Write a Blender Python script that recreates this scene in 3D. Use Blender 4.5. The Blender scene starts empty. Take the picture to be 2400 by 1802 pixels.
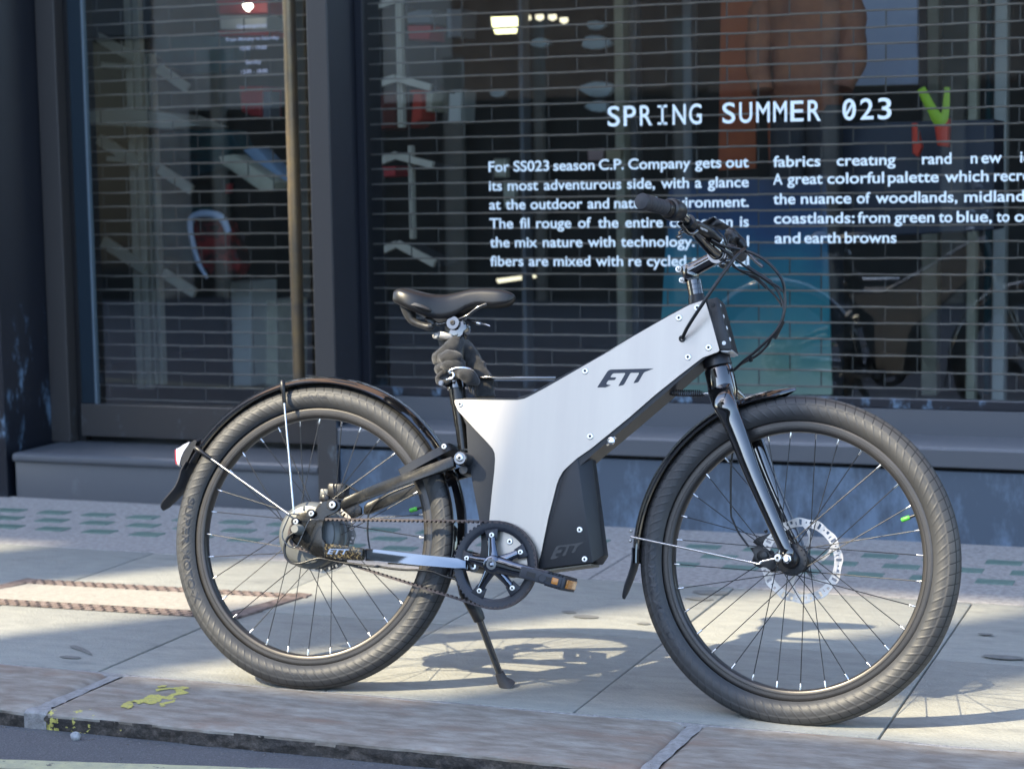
import bpy, bmesh, math, random
from mathutils import Vector, Matrix, noise
rnd = random.Random(7)
R = math.radians
SC = bpy.context.scene
COL = SC.collection

# ------------------------------------------------------------------ camera
YAW, PITCH, ROLL, FPX, CAMH = 0.36828, 0.102168, -0.0161026, 4605.27, 1.15108
IMW, IMH = 2400.0, 1802.0
c_f = Vector((-math.sin(YAW)*math.cos(PITCH), math.cos(YAW)*math.cos(PITCH), -math.sin(PITCH)))
_r = Vector((math.cos(YAW), math.sin(YAW), 0.0)); _u = _r.cross(c_f)
c_r = math.cos(ROLL)*_r + math.sin(ROLL)*_u
c_u = -math.sin(ROLL)*_r + math.cos(ROLL)*_u
c_o = Vector((0, 0, CAMH))
cam = bpy.data.cameras.new('camera'); camo = bpy.data.objects.new('camera', cam); COL.objects.link(camo)
camo.matrix_world = Matrix(((c_r.x, c_u.x, -c_f.x, 0), (c_r.y, c_u.y, -c_f.y, 0), (c_r.z, c_u.z, -c_f.z, CAMH), (0, 0, 0, 1)))
cam.sensor_fit = 'HORIZONTAL'; cam.sensor_width = 36; cam.lens = FPX*36/IMW
cam.clip_start = 0.05; cam.clip_end = 500
cam.dof.use_dof = True; cam.dof.focus_distance = 4.05; cam.dof.aperture_fstop = 5.6
SC.camera = camo

# ------------------------------------------------------------------ light
SUN_AZ, SUN_EL = R(48), R(41)
S_DIR = Vector((-math.cos(SUN_AZ)*math.cos(SUN_EL), -math.sin(SUN_AZ)*math.cos(SUN_EL), math.sin(SUN_EL)))
w = bpy.data.worlds.new("World"); SC.world = w; w.use_nodes = True
nt = w.node_tree; bg = nt.nodes['Background']
sky = nt.nodes.new('ShaderNodeTexSky'); sky.sky_type = 'NISHITA'; sky.sun_disc = False
sky.sun_elevation = SUN_EL; sky.sun_rotation = math.atan2(S_DIR.x, S_DIR.y)
sky.air_density = 1.0; sky.dust_density = 0.8; sky.ozone_density = 1.2
nt.links.new(sky.outputs[0], bg.inputs[0]); bg.inputs[1].default_value = 0.15
sl = bpy.data.lights.new('sun', 'SUN'); sl.energy = 2.6; sl.angle = R(0.5); sl.color = (1.0, 0.87, 0.63)
so = bpy.data.objects.new('sun', sl); COL.objects.link(so); so.rotation_euler = S_DIR.to_track_quat('Z', 'Y').to_euler()
SC.view_settings.view_transform = 'Standard'; SC.view_settings.look = 'None'
SC.view_settings.exposure = 2.0; SC.view_settings.gamma = 1.0
SC.cycles.max_bounces = 8; SC.cycles.transparent_max_bounces = 10
SC.cycles.caustics_reflective = False; SC.cycles.caustics_refractive = False

# ------------------------------------------------------------------ places in the photo -> planes in the world
def ray(u, v): return c_f + (u-IMW/2)/FPX*c_r - (v-IMH/2)/FPX*c_u
def ground(u, v, z=0.0):
    d = ray(u, v); return c_o + d*((z-CAMH)/d.z)
def wall(u, v, Y):
    d = ray(u, v); return c_o + d*(Y/d.y)
class Frame:
    def __init__(s, x, y, head, lean, z=0.0):
        s.o = Vector((x, y, z)); s.d = Vector((math.cos(head), -math.sin(head), 0))
        a = Vector((math.sin(head), math.cos(head), 0))
        s.u = Vector((0, 0, 1))*math.cos(lean) + a*math.sin(lean)
        s.n = s.d.cross(s.u); s.y = -s.n
        s.m = Matrix(((s.d.x, s.y.x, s.u.x, x), (s.d.y, s.y.y, s.u.y, y), (s.d.z, s.y.z, s.u.z, z), (0, 0, 0, 1)))
        s.inv = s.m.inverted()
    def at(s, u, v, y):
        d = ray(u, v); p0 = s.o + s.y*y
        t = (p0-c_o).dot(s.n)/d.dot(s.n)
        return s.inv @ (c_o + d*t)
BIKE = Frame(-2.05626, 3.960131, -0.0484004, 0.246739)
FRONT = Frame(-0.937738, 4.019909, 0.0647633, 0.2093535, -0.00712)
F2B = BIKE.inv @ FRONT.m           # front-wheel space to bike space
CROPS = dict(c1=(370,840,2.0256), c2=(900,640,3.687), c3=(1400,420,3.61), c4=(1040,880,2.8635), c5=(1440,860,1.887),
  c6=(620,1100,4.254), c7=(800,1250,2.458), c8=(1500,1150,2.458), k1=(400,860,5.537), k2=(700,860,5.53), k4=(640,1130,6.92),
  k5=(1540,780,4.885), k7=(1680,1190,6.506), k8=(1040,1180,6.388), kg=(880,1050,4.154), lg=(1380,840,12.29), hb=(1480,450,7.55),
  hd=(1560,480,4.153), sd=(930,660,5.537), tl=(360,1000,7.55), fl=(1450,1180,6.64), f=(0,0,1.0))
def px(crop, p):
    o = CROPS[crop]; return (o[0]+p[0]/o[2], o[1]+p[1]/o[2])
def T(crop, pts, y=0.0, fr=BIKE):
    """points seen in the photo, laid on the plane at sideways distance y of the bike (or of the front wheel)"""
    out = []
    for p in pts:
        yy = p[2] if len(p) > 2 else y
        q = fr.at(*px(crop, p), yy)
        out.append(F2B @ q if fr is FRONT else q)
    return out

# ------------------------------------------------------------------ mesh helpers
def obj(name, bm, mats, parent=None, smooth=None, kind=None):
    me = bpy.data.meshes.new(name)
    bmesh.ops.recalc_face_normals(bm, faces=bm.faces[:])
    bm.to_mesh(me); bm.free()
    for m in (mats if isinstance(mats, (list, tuple)) else [mats]): me.materials.append(m)
    if smooth is not None:
        me.shade_smooth(); me.set_sharp_from_angle(angle=R(smooth))
    o = bpy.data.objects.new(name, me); COL.objects.link(o)
    if parent: o.parent = parent
    if kind: o['kind'] = kind
    return o
def empty(name, loc=(0,0,0), m=None):
    o = bpy.data.objects.new(name, None); COL.objects.link(o); o.empty_display_size = 0.1
    if m is not None: o.matrix_world = m
    else: o.location = loc
    return o
def tag(o, label, cat, group=None):
    o['label'] = label; o['category'] = cat
    if group: o['group'] = group
    return o
def box(bm, x0, x1, y0, y1, z0, z1, mi=0, bev=0.0, M=None):
    vs = [bm.verts.new((x, y, z)) for x in (x0, x1) for y in (y0, y1) for z in (z0, z1)]
    fs = [bm.faces.new([vs[i] for i in q]) for q in ((0,1,3,2),(4,6,7,5),(0,4,5,1),(2,3,7,6),(0,2,6,4),(1,5,7,3))]
    for f in fs: f.material_index = mi
    if bev:
        r = bmesh.ops.bevel(bm, geom=list({e for f in fs for e in f.edges}), offset=bev, segments=2, affect='EDGES', profile=0.5)
        for f in r['faces']: f.material_index = mi
        vs = list({v for f in r['faces'] for v in f.verts} | {v for v in vs if v.is_valid})
    if M is not None: bmesh.ops.transform(bm, matrix=M, verts=vs)
def bbox(bm, p0, p1, hw, hh, mi=0, bev=0.0, up=Vector((0,1,0))):
    """box along p0-p1, hw half size along `up`, hh half size across"""
    d = (p1-p0); L = d.length; d.normalize(); a = up - d*up.dot(d); a.normalize(); b = d.cross(a)
    M = Matrix(((d.x,a.x,b.x,p0.x),(d.y,a.y,b.y,p0.y),(d.z,a.z,b.z,p0.z),(0,0,0,1)))
    box(bm, 0, L, -hw, hw, -hh, hh, mi, bev, M)
def prism(bm, pts, dirv, mi=0, bev=0.0, seg=2):
    """closed outline pts pushed along dirv"""
    a = [bm.verts.new(p) for p in pts]; b = [bm.verts.new(Vector(p)+dirv) for p in pts]
    n = len(pts); fs = [bm.faces.new(a), bm.faces.new(b[::-1])]
    for i in range(n): fs.append(bm.faces.new((a[i], a[(i+1) % n], b[(i+1) % n], b[i])))
    for f in fs: f.material_index = mi
    if bev:
        es = [e for f in fs[:2] for e in f.edges]
        r = bmesh.ops.bevel(bm, geom=list(set(es)), offset=bev, segments=seg, affect='EDGES', profile=0.5, clamp_overlap=True)
        for f in r['faces']: f.material_index = mi
def smooth_path(pts, n=6, closed=False):
    P = [Vector(p) for p in pts]; out = []; m = len(P)
    for i in range(m if closed else m-1):
        p0 = P[(i-1) % m] if (closed or i > 0) else P[0]*2-P[1]
        p1 = P[i]; p2 = P[(i+1) % m]; p3 = P[(i+2) % m] if (closed or i+2 < m) else P[-1]*2-P[-2]
        for k in range(n):
            t = k/n
            out.append(0.5*((2*p1)+(p2-p0)*t+(2*p0-5*p1+4*p2-p3)*t*t+(3*p1-p0-3*p2+p3)*t**3))
    if not closed: out.append(P[-1])
    return out
def lerp_list(v, n):
    if not isinstance(v, (list, tuple)): return [v]*n
    out = []
    for i in range(n):
        s = i/(n-1)*(len(v)-1); k = min(int(s), len(v)-2); out.append(v[k]+(v[k+1]-v[k])*(s-k))
    return out
def tube(bm, pts, rad, seg=10, closed=False, mi=0, flat=1.0, fy=None):
    """round bar along pts; fy: direction in which the section is flattened by flat"""
    n = len(pts); rr = lerp_list(rad, n); rings = []; prev = None
    for i, p in enumerate(pts):
        a = pts[(i-1) % n] if (closed or i) else pts[0]; b = pts[(i+1) % n] if (closed or i < n-1) else pts[-1]
        t = (b-a).normalized()
        if fy is not None: s = fy - t*fy.dot(t)
        elif prev is None: s = t.orthogonal()
        else: s = prev - t*prev.dot(t)
        s.normalize(); prev = s; q = t.cross(s)
        rings.append([bm.verts.new(p + (s*math.cos(2*math.pi*k/seg)*flat + q*math.sin(2*math.pi*k/seg))*rr[i]) for k in range(seg)])
    m = n if closed else n-1
    for i in range(m):
        A, B = rings[i], rings[(i+1) % n]
        for k in range(seg):
            f = bm.faces.new((A[k], A[(k+1) % seg], B[(k+1) % seg], B[k])); f.material_index = mi
    if not closed:
        for r_ in (rings[0][::-1], rings[-1]):
            f = bm.faces.new(r_); f.material_index = mi
def loft(bm, rings, closed_ring=True, cap=True, mi=0):
    V = [[bm.verts.new(p) for p in r_] for r_ in rings]; n = len(V[0])
    for A, B in zip(V, V[1:]):
        for k in range(n if closed_ring else n-1):
            f = bm.faces.new((A[k], A[(k+1) % n], B[(k+1) % n], B[k])); f.material_index = mi
    if cap and closed_ring:
        bm.faces.new(V[0][::-1]).material_index = mi; bm.faces.new(V[-1]).material_index = mi
def lathe(bm, prof, c, ax=Vector((0,1,0)), seg=32, mi=0, loop=False, cap=False):
    """prof: (radius, distance along ax) turned about the axis through c"""
    ax = ax.normalized(); a = ax.orthogonal().normalized(); b = ax.cross(a)
    rings = []
    for r_, t in prof:
        rings.append([bm.verts.new(c + ax*t + (a*math.cos(2*math.pi*k/seg)+b*math.sin(2*math.pi*k/seg))*max(r_, 1e-5)) for k in range(seg)])
    pr = list(zip(rings, rings[1:])) + ([(rings[-1], rings[0])] if loop else [])
    for A, B in pr:
        for k in range(seg):
            f = bm.faces.new((A[k], A[(k+1) % seg], B[(k+1) % seg], B[k])); f.material_index = mi
    if cap:
        bm.faces.new(rings[0][::-1]).material_index = mi; bm.faces.new(rings[-1]).material_index = mi
def screw(bm, p, ax, r_=0.007, mi=0, mk=1):
    """raised ring head with a dark socket"""
    lathe(bm, [(r_, 0), (r_, .0012), (r_*.85, .0022), (r_*.42, .0024), (r_*.40, .0004)], p, ax, 18, mi)
    lathe(bm, [(r_*.41, .0006), (1e-5, .0006)], p, ax, 12, mk)

# ------------------------------------------------------------------ materials
def N(nt, t, **k):
    n = nt.nodes.new(t)
    for a, b in k.items(): setattr(n, a, b)
    return n
def mat(name, col, rough=.5, metal=0.0, col2=None, nscale=8.0, ncut=(.35, .65), bump=0.0, bscale=60.0, coat=0.0, spec=.5, rvar=0.0,
        stretch=None, col3=None, n3=(.62, .70), n3scale=3.0, sheen=0.0, detail=6.0):
    m = bpy.data.materials.new(name); m.use_nodes = True; nt = m.node_tree; L = nt.links.new
    b = nt.nodes['Principled BSDF']
    b.inputs['Base Color'].default_value = (*col, 1); b.inputs['Roughness'].default_value = rough; b.inputs['Metallic'].default_value = metal
    b.inputs['Coat Weight'].default_value = coat; b.inputs['Coat Roughness'].default_value = .04; b.inputs['Coat IOR'].default_value = 1.5 if coat < .9 else 1.9
    b.inputs['Specular IOR Level'].default_value = spec; b.inputs['Sheen Weight'].default_value = sheen
    tc = N(nt, 'ShaderNodeTexCoord'); vec = tc.outputs['Object']
    if stretch:
        mp = N(nt, 'ShaderNodeMapping'); mp.inputs['Scale'].default_value = stretch; L(vec, mp.inputs[0]); vec = mp.outputs[0]
    if col2:
        n = N(nt, 'ShaderNodeTexNoise'); n.inputs['Scale'].default_value = nscale; n.inputs['Detail'].default_value = detail; n.inputs['Roughness'].default_value = .62
        L(vec, n.inputs['Vector'])
        mr = N(nt, 'ShaderNodeMapRange'); mr.inputs[1].default_value, mr.inputs[2].default_value = ncut; L(n.outputs[0], mr.inputs[0])
        mx = N(nt, 'ShaderNodeMix', data_type='RGBA'); mx.inputs[6].default_value = (*col, 1); mx.inputs[7].default_value = (*col2, 1)
        L(mr.outputs[0], mx.inputs[0]); out = mx.outputs[2]
        if col3:
            n2 = N(nt, 'ShaderNodeTexNoise'); n2.inputs['Scale'].default_value = n3scale; n2.inputs['Detail'].default_value = 8; n2.inputs['Roughness'].default_value = .7
            L(vec, n2.inputs['Vector'])
            m2 = N(nt, 'ShaderNodeMapRange'); m2.inputs[1].default_value, m2.inputs[2].default_value = n3; L(n2.outputs[0], m2.inputs[0])
            x2 = N(nt, 'ShaderNodeMix', data_type='RGBA'); x2.inputs[7].default_value = (*col3, 1); L(out, x2.inputs[6]); L(m2.outputs[0], x2.inputs[0]); out = x2.outputs[2]
        L(out, b.inputs['Base Color'])
        if rvar:
            r2 = N(nt, 'ShaderNodeMapRange'); r2.inputs[3].default_value = rough-rvar; r2.inputs[4].default_value = rough+rvar
            L(n.outputs[0], r2.inputs[0]); L(r2.outputs[0], b.inputs['Roughness'])
    if bump:
        n = N(nt, 'ShaderNodeTexNoise'); n.inputs['Scale'].default_value = bscale; n.inputs['Detail'].default_value = 4; L(vec, n.inputs['Vector'])
        bp = N(nt, 'ShaderNodeBump'); bp.inputs['Strength'].default_value = bump; bp.inputs['Distance'].default_value = .004
        L(n.outputs[0], bp.inputs['Height']); L(bp.outputs[0], b.inputs['Normal'])
    return m
def emis(name, col, s):
    m = bpy.data.materials.new(name); m.use_nodes = True; b = m.node_tree.nodes['Principled BSDF']
    b.inputs['Base Color'].default_value = (*col, 1); b.inputs['Emission Color'].default_value = (*col, 1); b.inputs['Emission Strength'].default_value = s
    return m
def glass_mat(name, tint=(.82, .88, .88), fmin=.05):
    m = bpy.data.materials.new(name); m.use_nodes = True; nt = m.node_tree; nt.nodes.clear(); L = nt.links.new
    o = N(nt, 'ShaderNodeOutputMaterial'); mix = N(nt, 'ShaderNodeMixShader'); tr = N(nt, 'ShaderNodeBsdfTransparent'); gl = N(nt, 'ShaderNodeBsdfGlossy')
    tr.inputs[0].default_value = (*tint, 1); gl.inputs['Roughness'].default_value = .008; gl.inputs[0].default_value = (1, 1, 1, 1)
    fr = N(nt, 'ShaderNodeFresnel'); fr.inputs[0].default_value = 1.52
    ma = N(nt, 'ShaderNodeMath', operation='MULTIPLY_ADD'); ma.inputs[1].default_value = 1.6; ma.inputs[2].default_value = fmin
    L(fr.outputs[0], ma.inputs[0]); L(ma.outputs[0], mix.inputs[0]); L(tr.outputs[0], mix.inputs[1]); L(gl.outputs[0], mix.inputs[2]); L(mix.outputs[0], o.inputs[0])
    return m
M = dict(
  silver = mat('brushed_aluminium', (.54, .49, .425), .44, .9, col2=(.50, .45, .395), nscale=14, bump=.012, bscale=900, stretch=(1, 1, .06)),
  steel = mat('bright_steel', (.72, .72, .72), .22, 1.0),
  screwm = mat('screw_steel', (.66, .66, .64), .3, 1.0),
  dark = mat('socket_black', (.012, .012, .013), .5),
  gloss = mat('gloss_black_paint', (.004, .004, .005), .10, 0, coat=1.0, col2=(.006, .006, .007), nscale=30, rvar=.03),
  satin = mat('satin_black_paint', (.008, .0085, .010), .34, 0, col2=(.012, .012, .014), nscale=20, rvar=.06, bump=.02, bscale=400),
  matte = mat('matt_black_casing', (.014, .015, .018), .46, 0, col2=(.018, .019, .022), nscale=12, bump=.03, bscale=700),
  dusty = mat('dusty_black_paint', (.007, .007, .007), .24, 0, col2=(.035, .033, .029), nscale=30, ncut=(.56, .85), rvar=.15, bump=.04, bscale=300),
  scuffed = mat('scuffed_chrome_black', (.012, .012, .012), .16, 0, col2=(.16, .13, .07), nscale=160, ncut=(.50, .62), rvar=.08, bump=.2, bscale=300),
  chrome = mat('polished_black_alloy', (.13, .145, .175), .09, 1.0),
  rubber = mat('tyre_rubber', (.038, .039, .041), .52, 0, col2=(.062, .062, .062), nscale=9, ncut=(.4, .75), bump=.06, bscale=500, rvar=.08),
  groove = mat('tyre_groove', (.006, .006, .007), .6),
  tyretext = mat('tyre_lettering', (.018, .020, .026), .34),
  rim = mat('rim_black_anodised', (.055, .053, .052), .34, .75, col2=(.075, .07, .066), nscale=6, bump=.02, bscale=400),
  motor = mat('motor_grey_paint', (.15, .158, .155), .42, .3, col2=(.115, .12, .12), nscale=14, rvar=.08),
  disc = mat('disc_steel', (.66, .63, .60), .38, .75, col2=(.52, .49, .46), nscale=18),
  beltm = mat('belt_rubber', (.035, .028, .028), .5, 0, col2=(.075, .055, .055), nscale=80),
  rubber2 = mat('grip_rubber', (.035, .036, .042), .6, bump=.1, bscale=900),
  cable = mat('cable_sheath', (.012, .013, .015), .30),
  leather = mat('saddle_vinyl', (.008, .008, .009), .36, 0, col2=(.011, .011, .012), nscale=30, bump=.05, bscale=1200),
  cloth = mat('black_woven_cloth', (.012, .012, .013), .9, 0, col2=(.032, .031, .030), nscale=60, bump=.6, bscale=420, sheen=.3),
  orange = mat('amber_reflector', (.55, .21, .035), .25, coat=.5, bump=.2, bscale=600),
  green = mat('green_cap_plastic', (.10, .55, .06), .4),
  white = mat('white_plastic', (.8, .8, .8), .3, coat=.3),
  clear = mat('clear_lamp_plastic', (.72, .72, .76), .12, coat=.6),
  red = mat('red_lamp_plastic', (.5, .02, .03), .15, coat=.6),
  logo = mat('logo_print', (.030, .036, .050), .5),
)
# ================================================================== SETTING
MS = dict(
  slab = mat('york_stone', (.255, .26, .24), .8, 0, col2=(.35, .35, .312), nscale=16, ncut=(.25, .75), bump=.9, bscale=140, stretch=(.7, 1.8, 1), col3=(.17, .175, .168), n3=(.55, .80), n3scale=7, detail=12),
  conc = mat('grey_concrete', (.26, .245, .235), .85, 0, col2=(.37, .35, .33), nscale=55, ncut=(.4, .6), bump=.4, bscale=130, col3=(.15, .14, .14), n3=(.6, .72), n3scale=7),
  kerb = mat('kerb_granite', (.225, .19, .155), .75, 0, col2=(.36, .33, .285), nscale=22, ncut=(.38, .66), bump=.6, bscale=150, stretch=(.5, 1.5, 1), col3=(.26, .185, .14), n3=(.52, .68), n3scale=6),
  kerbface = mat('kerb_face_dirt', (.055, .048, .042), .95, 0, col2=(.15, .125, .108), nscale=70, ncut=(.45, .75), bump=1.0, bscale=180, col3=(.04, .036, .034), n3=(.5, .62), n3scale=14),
  mortar = mat('mortar', (.36, .35, .34), .95, 0, col2=(.24, .23, .22), nscale=60, bump=.8, bscale=200),
  road = mat('asphalt', (.105, .106, .112), .9, 0, col2=(.20, .20, .21), nscale=210, ncut=(.5, .78), bump=1.0, bscale=230, col3=(.07, .07, .073), n3=(.52, .74), n3scale=4),
  yellow = mat('faded_yellow_paint', (.52, .50, .30), .8, 0, col2=(.40, .39, .27), nscale=40, bump=.4, bscale=200, col3=(.09, .09, .09), n3=(.60, .66), n3scale=22),
  ypaint = mat('yellow_splash_paint', (.56, .50, .13), .7, 0, col2=(.40, .36, .16), nscale=70, ncut=(.5, .62), bump=.5, bscale=200),
  lens = mat('green_glass_block', (.085, .15, .125), .5, 0, col2=(.13, .20, .17), nscale=30),
  rust = mat('rusted_iron', (.15, .11, .09), .8, .2, col2=(.27, .21, .185), nscale=40, bump=.5, bscale=200, col3=(.08, .06, .055), n3=(.55, .65), n3scale=18),
  gum = mat('trodden_gum', (.15, .15, .145), .85),
  stone = mat('grey_stone', (.30, .31, .32), .85, 0, col2=(.42, .43, .44), nscale=70, bump=.7, bscale=250),
)
def stained(name, col, stain, lo, hi, sc=9, rough=.45, stretch=(1, 1, .35), z0=0.1, z1=.9, metal=0.0):
    """paint that carries pale splashes, thicker towards the pavement where feet and rain throw them"""
    m = mat(name, col, rough, metal, bump=.05, bscale=120); nt = m.node_tree; L = nt.links.new; b = nt.nodes['Principled BSDF']
    tc = N(nt, 'ShaderNodeTexCoord'); mp = N(nt, 'ShaderNodeMapping'); mp.inputs['Scale'].default_value = stretch; L(tc.outputs['Object'], mp.inputs[0])
    n = N(nt, 'ShaderNodeTexNoise'); n.inputs['Scale'].default_value = sc; n.inputs['Detail'].default_value = 9; n.inputs['Roughness'].default_value = .72; L(mp.outputs[0], n.inputs['Vector'])
    sp = N(nt, 'ShaderNodeSeparateXYZ'); L(tc.outputs['Object'], sp.inputs[0])
    zr = N(nt, 'ShaderNodeMapRange'); zr.inputs[1].default_value = z0; zr.inputs[2].default_value = z1; zr.inputs[3].default_value = lo; zr.inputs[4].default_value = hi; L(sp.outputs[2], zr.inputs[0])
    s = N(nt, 'ShaderNodeMath', operation='SUBTRACT'); L(n.outputs[0], s.inputs[0]); L(zr.outputs[0], s.inputs[1])
    r_ = N(nt, 'ShaderNodeMapRange'); r_.inputs[1].default_value = 0; r_.inputs[2].default_value = .14; L(s.outputs[0], r_.inputs[0])
    mx = N(nt, 'ShaderNodeMix', data_type='RGBA'); mx.inputs[6].default_value = (*col, 1); mx.inputs[7].default_value = (*stain, 1); L(r_.outputs[0], mx.inputs[0]); L(mx.outputs[2], b.inputs['Base Color'])
    return m

YK, YF, YT = 3.955, 3.625, 6.17
ZR = -.046
# road
bm = bmesh.new(); box(bm, -60, 60, -14, YF-.002, ZR-.5, ZR); obj('road', bm, MS['road'], kind='structure')
# loose chips on the tarmac
bm = bmesh.new()
for i in range(520):
    x = rnd.uniform(-3.2, -.3); y = rnd.uniform(2.9, YF-.01) if rnd.random() < .6 else YF-abs(rnd.gauss(0, .03))
    s = rnd.uniform(.0009, .0022)*(1.8 if rnd.random() < .05 else 1)
    r_ = bmesh.ops.create_icosphere(bm, subdivisions=1, radius=s, matrix=Matrix.Translation((x, y, ZR+s*.3)) @ Matrix.Rotation(rnd.random()*6, 4, 'Z') @ Matrix.Diagonal((1.5, 1, .7, 1)))
obj('road_grit', bm, mat('road_grit', (.24, .235, .225), .9, 0, col2=(.12, .10, .085), nscale=60), kind='stuff')
# yellow line at the road edge: ragged edges
bm = bmesh.new(); a, b = ground(0, 1782.5, ZR), ground(407, 1796, ZR); dv = (b-a).normalized(); nv = Vector((dv.y, -dv.x, 0))
tp, bt = [], []
for i in range(400):
    s = -8+i*.03
    p = a+dv*s
    tp.append(bm.verts.new((p+nv*(.004*noise.noise(Vector((s*30, 0, 3)))+.003*noise.noise(Vector((s*90, 0, 1)))))+Vector((0, 0, .004))))
    bt.append(bm.verts.new((p+nv*(.062+.004*noise.noise(Vector((s*30, 9, 3)))+.003*noise.noise(Vector((s*90, 7, 1)))))+Vector((0, 0, .004))))
for i in range(399): bm.faces.new((tp[i], tp[i+1], bt[i+1], bt[i]))
obj('road_marking', bm, MS['yellow'], kind='structure')

# pavement: flagstones with open joints on a bed
bm = bmesh.new()
xs = [-9.4, -8.7, -7.9, -7.2, -6.5, -5.85, -5.2, -4.55, -3.9, -3.287, -2.605, -2.0, -1.395, -.73, -.1, .55, 1.2, 1.9, 2.6, 3.3, 4.0]
ys = [YK+.004, 4.672, 5.335]
for i in range(len(xs)-1):
    for j in range(2):
        g = .0019
        dz = rnd.uniform(-.0015, .0015)
        box(bm, xs[i]+g, xs[i+1]-g, ys[j]+g*.7, ys[j+1]-g*.7, -.05, dz, 0, .003)
obj('pavement', bm, MS['slab'], kind='structure', smooth=30)
bm = bmesh.new(); box(bm, -9.4, 4, YK-.01, 9, -.4, -.012); obj('pavement_bed', bm, MS['gum'], kind='structure')
bm = bmesh.new()
box(bm, -9.4, -1.833, 5.339, YT+.03, -.05, 0, 0, .003); box(bm, -1.827, 4, 5.339, YT+.03, -.05, .001, 0, .003)
obj('pavement_strip', bm, MS['conc'], kind='structure')
# kerb stones, rounded and worn (dense top so that wear is real)
KX = [-4.4, -2.555, -1.125, .9]
def kerb_profile():
    pts = []
    for k in range(13): pts.append((YF+.002, ZR-.03+(.03-.012-ZR)*k/12))        # face
    for k in range(1, 9):
        a = math.pi/2*k/8; pts.append((YF+.002+.020*(1-math.cos(a)), -.014+.014*math.sin(a)-.004))
    for k in range(1, 26): pts.append((YF+.022+(YK-.005-YF-.022)*k/25, -.004+.003*k/25))
    return pts
KP = kerb_profile()
for k in range(3):
    bm = bmesh.new(); x0, x1 = KX[k]+.012, KX[k+1]-.012; n = int((x1-x0)/.012); rings = []
    for i in range(n+1):
        x = x0+(x1-x0)*i/n; e = min(i, n-i)/n*(x1-x0); rr = []
        for j, (y, z) in enumerate(KP):
            q = Vector((x*6, y*9+k*5, z*14)); face = max(0, min(1, (-.004-z)/.02))
            d = noise.noise(q*.7)*.006 + noise.noise(q*3.1)*.0035*(.35+face) + noise.noise(q*9)*.0022*(.3+face*1.3) + noise.noise(q*23)*.0012*(.4+face)
            edge = max(0, 1-e/.03); rz = z - edge*edge*.010*(1 if z > -.03 else 0)
            rr.append((x+(1-face)*noise.noise(q*2)*.001, y+(-d*1.4-.004 if face > .3 else 0)+edge*edge*.010*(1 if y < YF+.03 else 0), rz+d*(.45 if face < .3 else .1)))
        rr.append((x, YK-.006, -.1)); rr.append((x, YF+.004, -.1)); rings.append(rr)
    loft(bm, rings)
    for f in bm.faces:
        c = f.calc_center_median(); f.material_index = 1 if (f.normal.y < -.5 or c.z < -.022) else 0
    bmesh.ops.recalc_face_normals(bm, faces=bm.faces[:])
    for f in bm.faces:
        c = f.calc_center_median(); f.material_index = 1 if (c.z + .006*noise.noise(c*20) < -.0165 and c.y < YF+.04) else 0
    obj('kerb', bm, [MS['kerb'], MS['kerbface']], smooth=60, kind='structure')
# mortar in the kerb joints and along the back of the kerb
bm = bmesh.new()
for x in KX[1:3]:
    rings = []
    for j, (y, z) in enumerate(KP):
        wv = .016+.008*noise.noise(Vector((x, y*14, 2))) + (.014 if y < YF+.03 and x < -2 else 0)
        zz = z-.002+.002*noise.noise(Vector((x*3, y*60, 0)))
        yy = y + (-.004 if y < YF+.02 else 0)
        sh = (y-YF)*.03
        rings.append([(x-wv+sh, yy, zz), (x-wv*.3+sh, yy-.002, zz+.0015), (x+wv*.4+sh, yy-.002, zz+.0012), (x+wv+sh, yy, zz)])
    loft(bm, rings, closed_ring=False)
rings = []
for i in range(700):
    x = -4.4+i*.0076; a = noise.noise(Vector((x*7, 0, 0))); b = noise.noise(Vector((x*19, 4, 0)))
    yc = YK-.003+.004*a; wv = .008+.007*abs(b)+.010*max(0, noise.noise(Vector((x*2.5, 8, 0))))
    zc = -.0005+.0015*b
    rings.append([(x, yc-wv, -.006), (x, yc-wv*.5, zc), (x, yc+wv*.4, zc-.0003), (x, yc+wv*.7, -.006)])
loft(bm, rings, closed_ring=False)
obj('kerb_mortar', bm, MS['mortar'], smooth=60, kind='structure')

# yellow paint splashed on the kerb
def flat_poly(bm, pts, n=5, zoff=.0035, z=None, rough=.003):
    P = smooth_path([Vector((p[0], p[1], 0)) for p in pts], n, True)
    P = [p + Vector((noise.noise(p*160)+.6*noise.noise(p*420), noise.noise(p*160+Vector((5, 5, 5)))+.6*noise.noise(p*420+Vector((5, 5, 5))), 0))*rough for p in P]
    vs = [bm.verts.new((p.x, p.y, (z(p.x, p.y) if z else 0)+zoff)) for p in P]
    bm.faces.new(vs)
def kz(x, y):
    return -.004+.003*(y-YF)/(YK-YF)
spl = empty('paint_splash', ground(330, 1625)); 
cs = (0, 1500, 4.424)
def K8(pts): return [ground(cs[0]+p[0]/cs[2], cs[1]+p[1]/cs[2], -.002) for p in pts]
polys = [[(1245,690),(1290,655),(1335,640),(1375,655),(1370,690),(1330,712),(1290,695)],
 [(1320,640),(1400,625),(1480,612),(1540,575),(1640,570),(1720,585),(1790,560),(1830,548),(1815,520),(1860,515),(1945,545),(1930,562),(1840,572),(1800,590),(1815,612),(1760,620),(1690,612),(1660,640),(1570,665),(1500,650),(1430,662),(1400,640)],
 [(1620,520),(1680,505),(1760,500),(1900,490),(1958,498),(1940,512),(1840,515),(1720,518),(1630,535)],
 [(1628,492),(1660,480),(1720,476),(1715,490),(1660,498)], [(1660,655),(1740,640),(1810,625),(1800,645),(1720,665),(1700,690),(1668,688)]]
bm = bmesh.new()
for p in polys: flat_poly(bm, K8(p), 9, .0022, kz, .0042)
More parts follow.
